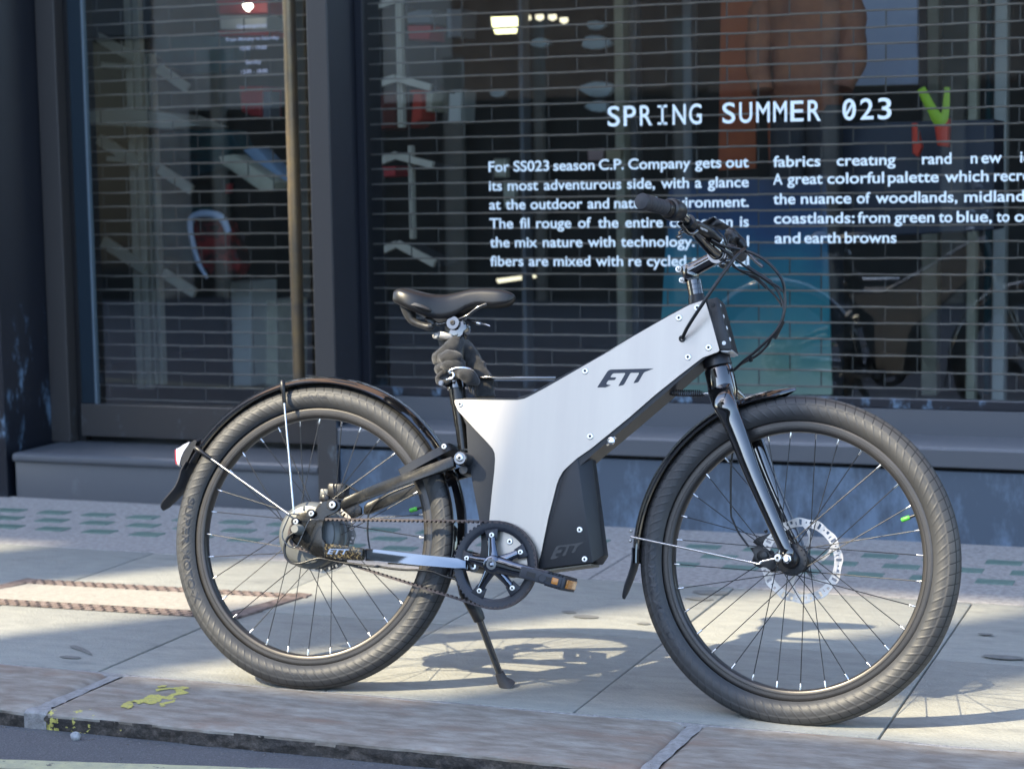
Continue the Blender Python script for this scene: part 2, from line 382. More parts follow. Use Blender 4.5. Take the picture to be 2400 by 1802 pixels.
o = obj('paint_mark', bm, MS['ypaint']); o.parent = spl; o.matrix_parent_inverse = Matrix.Translation(spl.location).inverted()
# the same paint thrown over the edge and down the face of the kerb: part of the stone's own surface
for key in ('kerb', 'kerbface'):
    m = MS[key]; nt = m.node_tree; L = nt.links.new; bs = nt.nodes['Principled BSDF']; old = bs.inputs['Base Color'].links[0].from_socket
    tc = N(nt, 'ShaderNodeTexCoord'); sp = N(nt, 'ShaderNodeSeparateXYZ'); L(tc.outputs['Object'], sp.inputs[0])
    n = N(nt, 'ShaderNodeTexNoise'); n.inputs['Scale'].default_value = 34; n.inputs['Detail'].default_value = 8; n.inputs['Roughness'].default_value = .62; L(tc.outputs['Object'], n.inputs['Vector'])
    xr = N(nt, 'ShaderNodeMapRange'); xr.inputs[1].default_value = -2.54; xr.inputs[2].default_value = -2.30; xr.inputs[3].default_value = .47; xr.inputs[4].default_value = .72; L(sp.outputs[0], xr.inputs[0])
    d = N(nt, 'ShaderNodeMath', operation='SUBTRACT'); L(n.outputs[0], d.inputs[0]); L(xr.outputs[0], d.inputs[1])
    e = N(nt, 'ShaderNodeMapRange'); e.inputs[1].default_value = 0; e.inputs[2].default_value = .02; L(d.outputs[0], e.inputs[0])
    g1 = N(nt, 'ShaderNodeMath', operation='GREATER_THAN'); g1.inputs[1].default_value = -2.545; L(sp.outputs[0], g1.inputs[0])
    g2 = N(nt, 'ShaderNodeMath', operation='LESS_THAN'); g2.inputs[1].default_value = YF+.045; L(sp.outputs[1], g2.inputs[0])
    m1 = N(nt, 'ShaderNodeMath', operation='MULTIPLY'); L(g1.outputs[0], m1.inputs[0]); L(g2.outputs[0], m1.inputs[1])
    m2 = N(nt, 'ShaderNodeMath', operation='MULTIPLY'); L(m1.outputs[0], m2.inputs[0]); L(e.outputs[0], m2.inputs[1])
    x = N(nt, 'ShaderNodeMix', data_type='RGBA'); x.inputs[7].default_value = (.58, .52, .14, 1); L(m2.outputs[0], x.inputs[0]); L(old, x.inputs[6]); L(x.outputs[2], bs.inputs['Base Color'])
tag(spl, 'splashes of yellow paint on the end of the kerb stone beside the mortar joint', 'paint mark')

# flat stains and trodden gum on the flags
bm = bmesh.new()
for (u, v, rx, ry) in [(1333,1436,.02,.014),(1373,1447,.035,.018),(1508,1463,.018,.012),(165,1542,.03,.012),(2352,1542,.05,.02),(1665,1390,.05,.03),(2310,1488,.02,.01),(1640,1405,.04,.02)]:
    c = ground(u, v); n = 26
    P = [(c.x+rx*math.cos(2*math.pi*k/n)*(1+.25*noise.noise(Vector((k*.6, u, 0)))), c.y+ry*math.sin(2*math.pi*k/n)*(1+.25*noise.noise(Vector((k*.6, v, 0))))) for k in range(n)]
    bm.faces.new([bm.verts.new((x, y, .0032)) for x, y in P])
P = [ground(164+p[0]/2.458*0+p[0], 1512+p[1]) for p in [(0,3),(12,2),(30,8),(45,16),(52,24),(46,24),(34,18),(16,12),(2,8)]]
bm.faces.new([bm.verts.new((p.x, p.y, .0032)) for p in P])
obj('pavement_stains', bm, mat('pavement_stain', (.155, .155, .145), .85, 0, col2=(.2, .2, .185), nscale=60, bump=.3, bscale=120), kind='stuff')

# pavement lights: glass blocks let into the concrete strip
pl = empty('pavement_light_panel', (-2.4, 5.76, 0)); tag(pl, 'rows of green glass blocks let into the concrete strip along the shop front', 'pavement light')
bm = bmesh.new(); box(bm, -.054, .054, -.034, .034, -.012, .0028, 0, .003)
first = None
for row, (y, off) in enumerate([(5.913, .0), (5.768, .085), (5.62, .0)]):
    k = 0
    while True:
        x = -5.35+off+k*.1853+row*.005; k += 1
        if x > .3: break
        if -1.93 < x < -1.73: continue
        if first is None:
            first = obj('glass_block', bm, MS['lens'], pl); o = first
        else:
            o = first.copy(); COL.objects.link(o); o.parent = pl
        o.location = (x+2.4, y-5.76, 0)
# recessed inspection cover with toothed iron edges
FL, FR, NR, NL = Vector((-3.43, 4.855, 0)), Vector((-2.505, 4.895, 0)), Vector((-2.565, 4.553, 0)), Vector((-3.5, 4.512, 0))
ic = empty('inspection_cover', (FL+FR+NR+NL)/4); inv = Matrix.Translation(ic.location).inverted()
tag(ic, 'rectangular recessed pavement cover with toothed rusty iron edges behind the rear wheel', 'manhole cover')
bm = bmesh.new()
def strip(bm, a, b, wv, inn, z):
    d = (b-a).normalized(); n = Vector((-d.y, d.x, 0))*inn
    box(bm, 0, (b-a).length, 0, wv, -.02, z, 0, .001, Matrix(((d.x, n.x, 0, a.x), (d.y, n.y, 0, a.y), (0, 0, 1, 0), (0, 0, 0, 1))))
strip(bm, FR, NR, .05, -1, .0052); strip(bm, FL, NL, .05, 1, .0052)
rows_ = []
for a, b, s in ((FL, FR, -1), (NL, NR, 1)):
    d = (b-a).normalized(); n = Vector((-d.y, d.x, 0))*s
    L_ = (b-a).length; k = 0
    for rw in range(3):
        c0 = a+n*(.004+rw*.021)
        kk = 0
        while kk*.034+.03 < L_:
            p = c0+d*(kk*.034+(.017 if rw % 2 else 0))
            box(bm, 0, .024, 0, .017, -.02, .0050, 0, .002, Matrix(((d.x, n.x, 0, p.x), (d.y, n.y, 0, p.y), (0, 0, 1, 0), (0, 0, 0, 1))))
            kk += 1
o = obj('iron_frame', bm, MS['rust']); o.parent = ic; o.matrix_parent_inverse = inv
bm = bmesh.new(); vs = [bm.verts.new(p+Vector((0, 0, .0022))) for p in (FL, FR, NR, NL)]; bm.faces.new(vs)
o = obj('seating_strip', bm, mat('cover_gap_dirt', (.06, .05, .045), .9)); o.parent = ic; o.matrix_parent_inverse = inv
bm = bmesh.new(); c = ic.location
vs = [Vector(p) for p in (FL+Vector((.05, -.07, 0)), FR+Vector((-.055, -.07, 0)), NR+Vector((-.055, .07, 0)), NL+Vector((.05, .07, 0)))]
prism(bm, [v+Vector((0, 0, -.01)) for v in vs], Vector((0, 0, .0148)), 0, .001)
o = obj('infill_slab', bm, mat('cover_infill', (.31, .29, .25), .85, 0, col2=(.40, .37, .32), nscale=60, bump=.4, bscale=160)); o.parent = ic; o.matrix_parent_inverse = inv
# the stone in the gutter
bm = bmesh.new(); g = ground(178, 1733, ZR); bmesh.ops.create_icosphere(bm, subdivisions=2, radius=.0115)
for v in bm.verts: v.co *= 1+.22*noise.noise(v.co*120); v.co.z *= .95
for f in list(bm.faces): pass
o = obj('gutter_stone', bm, MS['stone']); o.location = g+Vector((0, 0, .008)); tag(o, 'small pale grey stone lying in the gutter below the kerb joint', 'stone')
# ================================================================== SHOP FRONT
MB = dict(
  navy = stained('navy_frame_paint', (.010, .012, .019), (.18, .28, .40), .53, .76, 13, .38, (1, 1, .45), .35, 1.2),
  brown = stained('bronze_frame_paint', (.055, .050, .048), (.16, .19, .21), .58, .80, 12, .42, (1, 1, .5), .3, .8),
  riser = stained('stall_riser_paint', (.075, .10, .135), (.15, .21, .29), .45, .50, 6, .5, (1, 1, .4), .0, .24),
  sill = stained('sill_metal', (.10, .108, .122), (.22, .25, .29), .68, .70, 16, .34, (1, 1, 1), .0, .4),
  step = stained('threshold_metal', (.105, .112, .125), (.16, .17, .185), .60, .62, 9, .40, (1, 1, 1), .0, .2),
  black = mat('recess_black', (.006, .006, .007), .6),
  glass = glass_mat('shop_glass'),
  vinyl = mat('pale_blue_vinyl', (.82, .92, .95), .5),
  vinyl2 = mat('white_vinyl', (.60, .62, .72), .5),
  rod = mat('grille_steel', (.27, .225, .20), .34, .4, col2=(.36, .30, .26), nscale=20),
  link = mat('grille_link', (.05, .045, .042), .5),
  handle = mat('handle_bronze', (.30, .22, .12), .33, .6, col2=(.2, .16, .12), nscale=12),
  wallb = mat('upper_wall_brick', (.30, .17, .12), .85, 0, col2=(.36, .22, .16), nscale=30, bump=.3),
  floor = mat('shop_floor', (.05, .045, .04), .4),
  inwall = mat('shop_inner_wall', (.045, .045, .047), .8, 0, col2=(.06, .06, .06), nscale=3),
)
SX, SY = -3.04, YT
shop = empty('shop_front', (SX, SY, 0)); tag(shop, 'dark metal shop front with a glazed door and large lettered window behind the bicycle', 'shop front')
SI = Matrix.Translation(shop.location).inverted()
def part(name, bm, m, parent=None, smooth=None):
    o = obj(name, bm, m, smooth=smooth); o.parent = parent or shop
    if parent is None or parent is shop: o.matrix_parent_inverse = SI
    return o
YG = 6.40      # window glass
YD = 6.52      # door plane
# outer pier and the reveal beside the door
bm = bmesh.new(); box(bm, -6.2, -4.432, YT, 6.55, -.02, 2.75, 0, .004); part('pier', bm, MB['navy'])
# narrow post between door and window
bm = bmesh.new(); box(bm, -3.122, -3.042, YT, 6.60, -.02, 2.75, 0, .004)
bm2 = bmesh.new()
for f in bm.faces: f.material_index = 1 if f.calc_center_median().x > -3.046 else 0
part('post', bm, [MB['brown'], MB['navy']])
# threshold step with a rolled nosing
bm = bmesh.new(); box(bm, -4.400, -3.124, YT+.012, 6.62, -.02, .140, 0, .002)
pr = [Vector((-4.40, YT+.010, .136))]
ring = [(YT+.012, .134), (YT+.001, .140), (YT-.003, .150), (YT, .162), (YT+.010, .168), (YT+.03, .1695), (6.62, .172), (6.62, .1405)]
loft(bm, [[(x, y, z) for y, z in ring] for x in (-4.402, -3.1235)]); part('threshold', bm, MB['step'], smooth=40)
# stall riser and sill under the window
bm = bmesh.new(); box(bm, -3.04, 2.4, YT+.016, 6.6, -.02, .229); part('stall_riser', bm, MB['riser'])
bm = bmesh.new(); box(bm, -3.04, 2.4, YT+.05, 6.6, .229, .242); part('sill_gap', bm, MB['black'])
bm = bmesh.new()
ring = [(YT+.002, .243), (YT-.001, .247), (YT-.001, .298), (YT+.004, .305), (YT+.016, .308), (YG-.03, .318), (YG-.03, .40), (6.6, .40), (6.6, .243)]
loft(bm, [[(x, y, z) for y, z in ring] for x in (-3.04, 2.4)]); part('sill', bm, MB['sill'], smooth=35)
# head and wall above
bm = bmesh.new(); box(bm, -6.2, 2.4, YT+.005, 6.62, 2.75, 3.3, 0, .004); part('fascia', bm, MB['navy'])
bm = bmesh.new(); box(bm, -9.4, 4, YT+.03, 6.6, 3.3, 9.5)
box(bm, -9.4, -6.2, YT+.03, 6.6, -.02, 3.3); box(bm, 2.4, 4, YT+.03, 6.6, -.02, 3.3); part('upper_wall', bm, MB['wallb'])
for x in (-5.2, -3.4, -1.4, .4):
    bm = bmesh.new(); box(bm, x-.5, x+.5, YT+.0, YT+.028, 4.2, 6.0); part('upper_window', bm, mat('upper_window_glass', (.03, .035, .04), .05) if x < -5 else bpy.data.materials['upper_window_glass'])

# ---- window
win = empty('window', (-.4, YG, 1.2)); win.parent = shop; win.matrix_parent_inverse = SI; WI = Matrix.Translation(win.location).inverted()
def sub(name, bm, m, par, inv, smooth=None):
    o = obj(name, bm, m, smooth=smooth); o.parent = par; o.matrix_parent_inverse = inv; return o
bm = bmesh.new(); box(bm, -3.04, 2.4, YG-.022, YG+.03, .4005, .432, 0, .003); box(bm, -3.04, -3.012, YG-.015, YG+.03, .4325, 2.75); box(bm, 2.37, 2.4, YG-.015, YG+.03, .4325, 2.75)
sub('window_frame', bm, MB['navy'], win, WI)
bm = bmesh.new(); v = [bm.verts.new(p) for p in ((-3.012, YG, .432), (2.37, YG, .432), (2.37, YG, 2.75), (-3.012, YG, 2.75))]; bm.faces.new(v)
sub('glass_pane', bm, MB['glass'], win, WI)

def text_mesh(s, size=1.0, offset=0.0, res=6):
    cu = bpy.data.curves.new('t', 'FONT'); cu.body = s; cu.size = size; cu.offset = offset; cu.resolution_u = res
    o = bpy.data.objects.new('t', cu); COL.objects.link(o)
    dg = bpy.context.evaluated_depsgraph_get(); me = bpy.data.meshes.new_from_object(o.evaluated_get(dg))
    COL.objects.unlink(o); bpy.data.objects.remove(o); bpy.data.curves.remove(cu)
    vs = [v.co.copy() for v in me.vertices]; fs = [tuple(p.vertices) for p in me.polygons]; bpy.data.meshes.remove(me)
    return vs, fs
def put(bm, vs, fs, fn):
    V = [bm.verts.new(fn(v)) for v in vs]
    for f in fs:
        try: bm.faces.new([V[i] for i in f])
        except ValueError: pass
capH = max(v.y for v in text_mesh('H')[0])
def word(bm, s, x0, x1, zb, cap, Y, offset=.012, natural=None):
    """a word set on the glass, from x0; x1 (or a natural width factor) fixes its width"""
    vs, fs = text_mesh(s, 1.0, offset)
    if not vs: return x0
    a, b = min(v.x for v in vs), max(v.x for v in vs); k = cap/capH
    sx = (x1-x0)/(b-a) if x1 is not None else k*natural
    put(bm, vs, fs, lambda v: (x0+(v.x-a)*sx, Y, zb+v.y*k))
    return x0+(b-a)*sx
YL = YG-.0015
def wx(u, v): return wall(u, v, YL).x
def wz(u, v): return wall(u, v, YL).z
# heading, set in a typewriter-like pitch
bm = bmesh.new(); TT = 'SPRING SUMMER 023'
xa, xb = wx(1424, 290), wx(2090, 270); zb = wz(1756, 287.5); cap = (wz(1424, 250)-wz(1424, 297))*.97
pit = (xb-xa)/(len(TT)-1+.78)
for i, ch in enumerate(TT):
    if ch == ' ': sub('heading_word', bm, MB['vinyl'], win, WI); bm = bmesh.new(); continue
    x = xa+i*pit; wd = pit*(.80 if ch in 'MN' else .76)
    if ch == 'I':
        t = cap*.125; c = x+wd/2
        for (p, q, r_, s_) in ((c-t/2, c+t/2, zb, zb+cap), (x+wd*.12, x+wd*.88, zb, zb+t), (x+wd*.12, x+wd*.88, zb+cap-t, zb+cap)):
            bm.faces.new([bm.verts.new(z) for z in ((p, YL, r_), (q, YL, r_), (q, YL, s_), (p, YL, s_))])
    else: word(bm, ch, x, x+wd, zb, cap, YL, .010)
    if ch == '0':
        t = cap*.06; a = Vector((x+wd*.27, YL-.0004, zb+cap*.24)); b = Vector((x+wd*.73, YL-.0004, zb+cap*.76)); d = (b-a).normalized(); n = Vector((-d.z, 0, d.x))*t
        bm.faces.new([bm.verts.new(z) for z in (a-n, b-n, b+n, a+n)])
sub('heading_word', bm, MB['vinyl'], win, WI)
# left paragraph, justified
lines = ["For SS023 season C.P. Company gets out", "its most adventurous side, with a glance", "at the outdoor and natural environment.",
         "The fil rouge of the entire collection is", "the mix nature with technology. Natural", "fibers are mixed with re cycled technical"]
XA, XB = wx(1147, 500), wx(1755, 500); z0 = (wz(1147, 402.5)+wz(1755, 392.5))/2; z5 = (wz(1148, 625)+wz(1755, 622))/2
capp = .0345; NAT = 1.11
def wwidth(s): 
    vs, _ = text_mesh(s, 1.0, .016, 2); return (max(v.x for v in vs)-min(v.x for v in vs))*capp/capH*NAT
for i, ln in enumerate(lines):
    ws = ln.split(' '); wd = [wwidth(s) for s in ws]; gap = (XB-XA-sum(wd))/(len(ws)-1); k = 1.0
    if gap < .013: k = (XB-XA-.013*(len(ws)-1))/sum(wd); gap = .013
    x = XA; zb = z0+(z5-z0)*i/5
    for s, q in zip(ws, wd):
        bm = bmesh.new(); word(bm, s, x, x+q*k, zb, capp, YL, .016); sub('printed_word', bm, MB['vinyl'], win, WI); x += q*k+gap
# right paragraph: words where the photo has them
rows = [(392, 382, [("fabrics", 1812, 1923), ("creat\u0131ng", 1961, 2099), ("rand", 2161, 2230), ("n", 2275, 2291), ("ew", 2300, 2348), ("idea", 2391, 2450)]),
 (434, 423.8, [("A", 1812, 1834), ("great", 1845, 1928), ("colorful", 1939, 2072), ("palette", 2081, 2200), ("which", 2214, 2317), ("recreates", 2330, 2480)]),
 (480, 472, [("the", 1812, 1864), ("nuance", 1877, 1995), ("of", 2008, 2040), ("woodlands,", 2052, 2244), ("midlands,", 2260, 2430)]),
 (525.5, 519, [("coastlands:", 1814, 2003), ("from", 2010, 2086), ("green", 2096, 2190), ("to", 2200, 2232), ("blue,", 2242, 2325), ("to", 2335, 2366), ("orange", 2378, 2500)]),
 (571, 567.5, [("and", 1816, 1876), ("earth", 1885, 1970), ("browns", 1980, 2101)])]
for va, vb, ws in rows:
    zb = (wz(1812, va)+wz(2316, vb))/2
    for s, ua, ub in ws:
        vm = va+(vb-va)*(ua-1812)/504
        bm = bmesh.new(); word(bm, s, wx(ua, vm), wx(ub, vm), zb, capp, YL, .016); sub('printed_word', bm, MB['vinyl'], win, WI)

# ---- door
door = empty('door', (-3.73, YD, .18)); door.parent = shop; door.matrix_parent_inverse = SI; DI = Matrix.Translation(door.location).inverted()
bm = bmesh.new(); box(bm, -4.431, -4.345, YD-.05, YD+.05, .173, 2.75, 0, .003); sub('door_post', bm, MB['brown'], door, DI)
bm = bmesh.new(); box(bm, -4.3445, -4.312, YD+.01, YD+.05, .173, 2.75); sub('door_gap', bm, MB['black'], door, DI)
bm = bmesh.new(); box(bm, -4.312, -3.123, YD-.022, YD+.025, .196, .322, 0, .003); box(bm, -3.19, -3.123, YD-.022, YD+.025, .3225, 2.75, 0, .003); box(bm, -4.312, -3.1905, YD-.022, YD+.025, 2.6, 2.75, 0, .003)
sub('door_rail', bm, MB['brown'], door, DI)
bm = bmesh.new(); box(bm, -4.3115, -4.25, YD-.012, YD+.012, .3225, 2.6, 0, .002)
sub('door_stile', bm, mat('door_edge_glass', (.018, .030, .042), .15, 0, coat=.4), door, DI)
bm = bmesh.new(); box(bm, -4.2495, -4.243, YD-.012, YD+.012, .3225, 2.6); sub('glass_edge', bm, mat('pale_glass_edge', (.16, .21, .25), .2), door, DI)
bm = bmesh.new(); v = [bm.verts.new(p) for p in ((-4.243, YD, .322), (-3.19, YD, .322), (-3.19, YD, 2.6), (-4.243, YD, 2.6))]; bm.faces.new(v); sub('glass_pane', bm, MB['glass'], door, DI)
bm = bmesh.new(); HX, HY = -3.325, 6.44
tube(bm, [Vector((HX, HY, z)) for z in (.30, .32, 1.0, 1.8, 2.1)], [.016, .0225, .0235, .0235, .0235], 20)
for z in (.36, 2.0): tube(bm, [Vector((HX, HY, z)), Vector((HX, YD, z))], .010, 10)
sub('door_handle', bm, MB['handle'], door, DI, smooth=40)
def dl(s, uc, v, wpx, cap):
    Y = YD-.0015; xc = wall(uc, v, Y).x; hw = (wall(uc+wpx/2, v, Y).x-wall(uc-wpx/2, v, Y).x)/2; bm = bmesh.new(); word(bm, s, xc-hw, xc+hw, wall(uc, v, Y).z, cap, Y, .004); sub('opening_hours_line', bm, MB['vinyl2'], door, DI)
for s, uc, v, wp, cp in (("Openingtimes", 590.5, 65, 71, .0135), ("From Monday to Saturday", 592, 95, 124, .0135), ("10:00 - 19:00", 593.5, 117, 62, .0135), ("Sunday", 594, 150, 36, .0135), ("12:00 - 18:00", 596, 172, 62, .0135)): dl(s, uc, v, wp, cp)
# ---- roller grilles: linked rods in running bond
def grille(x0, x1, z0, z1, Y, ph):
    bm = bmesh.new(); p = .0538; L_ = .2135; nrow = int((z1-z0)/p)
    for r_ in range(nrow+1):
        z = z0+r_*p; off = ph+(L_/2 if r_ % 2 else 0); k = math.floor((x0-off)/L_)
        x = off+k*L_
        while x < x1:
            a, b = max(x, x0), min(x+L_, x1)
            sag = .0006*math.sin((x+z)*2.1)
            for s0, s1, dz in ((0, .5, .0005), (.5, 1, -.0005)):
                xa_, xb_ = a+(b-a)*s0, a+(b-a)*s1
                if xb_-xa_ > .004: tube(bm, [Vector((xa_, Y, z+dz+sag)), Vector((xb_, Y, z+dz+sag))], .0033, 6)
            if x0 < x < x1 and r_ < nrow: box(bm, x-.0022, x+.0022, Y-.0012, Y+.0012, z+.003, z+p-.003, 1)
            x += L_
    return bm
part('roller_grille', grille(-4.34, -3.10, .33, 2.4, 6.62, .02), [MB['rod'], MB['link']], smooth=50)
part('roller_grille', grille(-3.10, .5, .40, 2.4, 6.505, wall(2000, 180, 6.505).x+.0), [MB['rod'], MB['link']], smooth=50)
# ---- shop inside
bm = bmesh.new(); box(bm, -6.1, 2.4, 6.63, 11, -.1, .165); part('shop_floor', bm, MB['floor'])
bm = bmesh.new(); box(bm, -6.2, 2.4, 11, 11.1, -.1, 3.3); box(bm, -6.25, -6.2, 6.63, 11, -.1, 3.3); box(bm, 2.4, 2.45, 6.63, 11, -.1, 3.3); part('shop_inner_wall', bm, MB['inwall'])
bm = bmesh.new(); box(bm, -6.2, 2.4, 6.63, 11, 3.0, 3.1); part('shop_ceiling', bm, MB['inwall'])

# ================================================================== THINGS INSIDE THE SHOP
MI = dict(
  cream = mat('cream_metal', (.62, .56, .47), .6, 0, col2=(.5, .45, .38), nscale=5),
  teal = mat('teal_cloth', (.02, .11, .13), .85, 0, col2=(.012, .05, .08), nscale=6, bump=.4),
  red = mat('red_card', (.55, .03, .035), .5, 0, col2=(.42, .02, .03), nscale=8),
  pale = mat('pale_card', (.58, .57, .55), .6), palegreen = mat('pale_green_lamp', (.3, .5, .45), .4),
  blue = mat('pale_blue_cloth', (.26, .36, .52), .85), bone = mat('bone_cloth', (.62, .58, .46), .85, 0, col2=(.5, .46, .36), nscale=14, bump=.4),
  rust = mat('rust_jacket_cloth', (.30, .105, .045), .8, 0, col2=(.17, .055, .03), nscale=7, ncut=(.35, .62), bump=.5, bscale=30),
  banner = mat('orange_banner_cloth', (.50, .12, .035), .8, 0, col2=(.36, .08, .03), nscale=4),
  lilac = mat('lilac_panel', (.36, .42, .60), .6, 0, col2=(.42, .47, .64), nscale=3),
  lime = mat('lime_strap', (.34, .55, .03), .6), redp = mat('scarlet_cloth', (.58, .05, .025), .7), grey = mat('grey_card', (.2, .21, .24), .6),
  dark = mat('dark_cloth', (.018, .02, .026), .9, 0, col2=(.03, .03, .036), nscale=10, bump=.4),
  lamp = emis('lit_lamp', (1.0, .93, .50), .9), wlamp = emis('lit_white_lamp', (1.0, .90, .74), 2.5), strip = emis('lit_strip_lamp', (1.0, .88, .62), .45),
)
def thing(name, label, cat, loc, group=None):
    o = empty(name, loc); tag(o, label, cat, group); return o
def kid(name, bm, m, par, smooth=None):
    o = obj(name, bm, m, smooth=smooth); o.parent = par; o.matrix_parent_inverse = Matrix.Translation(par.location).inverted(); return o
def wp(u, v, Y): return wall(u, v, Y)
# display racks: uprights with sloping shelves
def rack(name, label, ups, shelves, Y, wd):
    t = thing(name, label, 'display rack', Vector((wp(ups[0][0], 600, Y).x, Y, .165)), 'display racks with sloping shelves')
    for (ua, ub, v0, v1) in ups:
        for (a, b) in ((ua, ua+(ub-ua)*.42), (ua+(ub-ua)*.58, ub)):
            p0, p1 = wp((a+b)/2, 450, Y), wp((a+b)/2, 450, Y); h = (wp(b, 450, Y).x-wp(a, 450, Y).x)/2
            z1 = wp(ua, v0, Y).z+.1; z0 = max(.166, wp(ua, v1, Y).z)
            bm = bmesh.new(); box(bm, p0.x-h, p0.x+h, Y-.02, Y+.02, z0, z1, 0, .003); kid('upright', bm, MI['cream'], t)
    for (ua, va, ub, vb, th) in shelves:
        a, b = wp(ua, va, Y-.03), wp(ub, vb, Y-.03); bm = bmesh.new()
        h = (wp(ua, va, Y).z-wp(ua, va+th, Y).z)/2
        bbox(bm, a, b, .012, h, 0, .002); kid('shelf_bracket', bm, MI['cream'], t)
    for (ua, va, ub, vb, th) in shelves[::2]:
        a, b = wp(ua, va, Y+.03), wp(ub, vb, Y+.03); a.z -= .012; b.z -= .012
        bm = bmesh.new(); bbox(bm, a+Vector((0, wd/2, 0)), b+Vector((0, wd/2, 0)), wd/2, .004); kid('shelf', bm, MI['dark'], t)
    return t
rack('display_rack', 'tall cream metal rack with sloping shelves seen through the glass door', [(310, 344, 0, 910), (352, 372, 180, 900)],
  [(230, 88, 318, 138, 22), (372, 160, 440, 208, 22), (232, 326, 326, 385, 24), (374, 396, 450, 446, 22), (242, 566, 340, 630, 26), (384, 640, 458, 688, 22), (240, 153, 310, 157, 12), (252, 372, 310, 376, 12)], 7.6, .3)
rack('display_rack', 'short cream rack with sloping shelves beside the post at the left end of the window', [(940, 952, 5, 300), (962, 970, 400, 560)],
  [(856, 24, 925, 2, 16), (858, 206, 928, 184, 18), (930, 184, 1010, 206, 16), (868, 386, 930, 364, 18), (930, 366, 1016, 388, 16), (872, 600, 930, 572, 16), (932, 572, 1020, 618, 18)], 7.3, .25)
def slab(name, label, cat, pts, Y, th, m, group=None, bev=.006, smooth=None):
    P = [wp(u, v, Y) for u, v in pts]; c = sum(P, Vector())/len(P); t = thing(name, label, cat, c, group)
    bm = bmesh.new(); prism(bm, P, Vector((0, th, 0)), 0, bev); me = obj('body', bm, m, smooth=smooth)
    # one mesh: make it the thing itself
    me.data.transform(Matrix.Translation(-c)); bpy.data.objects.remove(t); me.name = name; me.data.name = name; me.location = c; tag(me, label, cat, group); return me
slab('light_shelf', 'long pale shelf crossing the upper part of the glass door', 'shelf', [(182, 262), (300, 256), (400, 268), (470, 296), (400, 302), (182, 292)], 7.45, .25, MI['cream'])
slab('folded_garment', 'bone coloured folded garment on a slope behind the door handle', 'garment', [(512, 368), (545, 362), (645, 428), (640, 446), (610, 448), (520, 385)], 7.5, .12, MI['bone'], smooth=40)
slab('folded_garment', 'pale blue folded garment lying behind the bone coloured one', 'garment', [(568, 352), (600, 345), (678, 424), (650, 430)], 7.62, .12, MI['blue'], smooth=40)
slab('hanging_garment', 'dark teal garment hanging high behind the glass door', 'garment', [(352, 92), (440, 78), (548, 92), (546, 150), (520, 172), (430, 172), (356, 140)], 7.9, .16, MI['teal'], smooth=50)
slab('hanging_garment', 'dark teal garment hanging halfway down behind the glass door', 'garment', [(360, 318), (430, 300), (540, 306), (556, 345), (520, 372), (500, 400), (420, 430), (372, 400)], 7.9, .16, MI['teal'], smooth=50)
slab('hanging_garment', 'green teal garment behind the lower half of the glass door, left of the rimmed bag', 'garment', [(362, 486), (470, 480), (480, 560), (470, 620), (372, 600)], 8.0, .12, MI['teal'], smooth=50)
slab('red_display_box', 'large bright red display box at the top of the glass door', 'display box', [(506, 0), (628, 0), (628, 32), (508, 34)], 8.0, .2, MI['red'])  # blocks at the door top stand in for red street things reflected there
slab('red_display_box', 'red and white display box just under the large one above the opening hours', 'display box', [(514, 38), (626, 37), (626, 70), (516, 71)], 8.0, .2, MI['pale'])
slab('red_display_box', 'narrow red display bar above the opening hours', 'display box', [(510, 73), (632, 72), (632, 84), (512, 86)], 8.0, .2, MI['red'])
slab('red_display_box', 'small red display box below the opening hours', 'display box', [(560, 203), (612, 203), (612, 275), (588, 272), (566, 262)], 8.0, .2, MI['red'])
slab('grey_card_box', 'grey card box touching the small red display box', 'box', [(614, 214), (634, 214), (634, 280), (614, 280)], 8.02, .1, MI['grey'])
slab('red_tag', 'tiny red tag hanging in the middle of the glass door', 'tag', [(530, 432), (543, 430), (540, 452), (528, 454)], 7.7, .02, MI['red'], bev=.001)
slab('cream_carton', 'tall cream carton standing behind the lower right part of the glass door', 'carton', [(540, 660), (588, 660), (588, 905), (546, 905)], 7.8, .25, MI['pale'])
slab('cream_carton', 'stack of pale cartons by the door handle, right of the tall one', 'carton', [(604, 705), (650, 705), (650, 905), (606, 905)], 7.95, .3, MI['bone'])
# bag with a pale curved rim
bg_ = thing('rimmed_bag', 'red and dark bag with a pale curved rim low behind the glass door', 'bag', wp(490, 590, 7.5))
P = [wp(u, v, 7.5) for u, v in ((452, 520), (475, 510), (510, 512), (530, 535), (535, 560), (560, 610), (545, 650), (500, 655), (470, 610))]
bm = bmesh.new(); prism(bm, smooth_path(P, 4, True), Vector((0, .12, 0)), 0, .02, 3); kid('bag_body', bm, mat('red_bag_cloth', (.28, .02, .02), .6, 0, col2=(.03, .012, .012), nscale=9, ncut=(.45, .55)), bg_, 50)
bm = bmesh.new(); tube(bm, smooth_path([wp(u, v, 7.49) for u, v in ((536, 545), (520, 512), (490, 502), (460, 505), (446, 524), (452, 570), (466, 618), (486, 652))], 6), [.014, .018, .018, .016, .012, .012, .008], 10); kid('bag_rim', bm, mat('pale_rim', (.55, .62, .8), .4), bg_, 50)
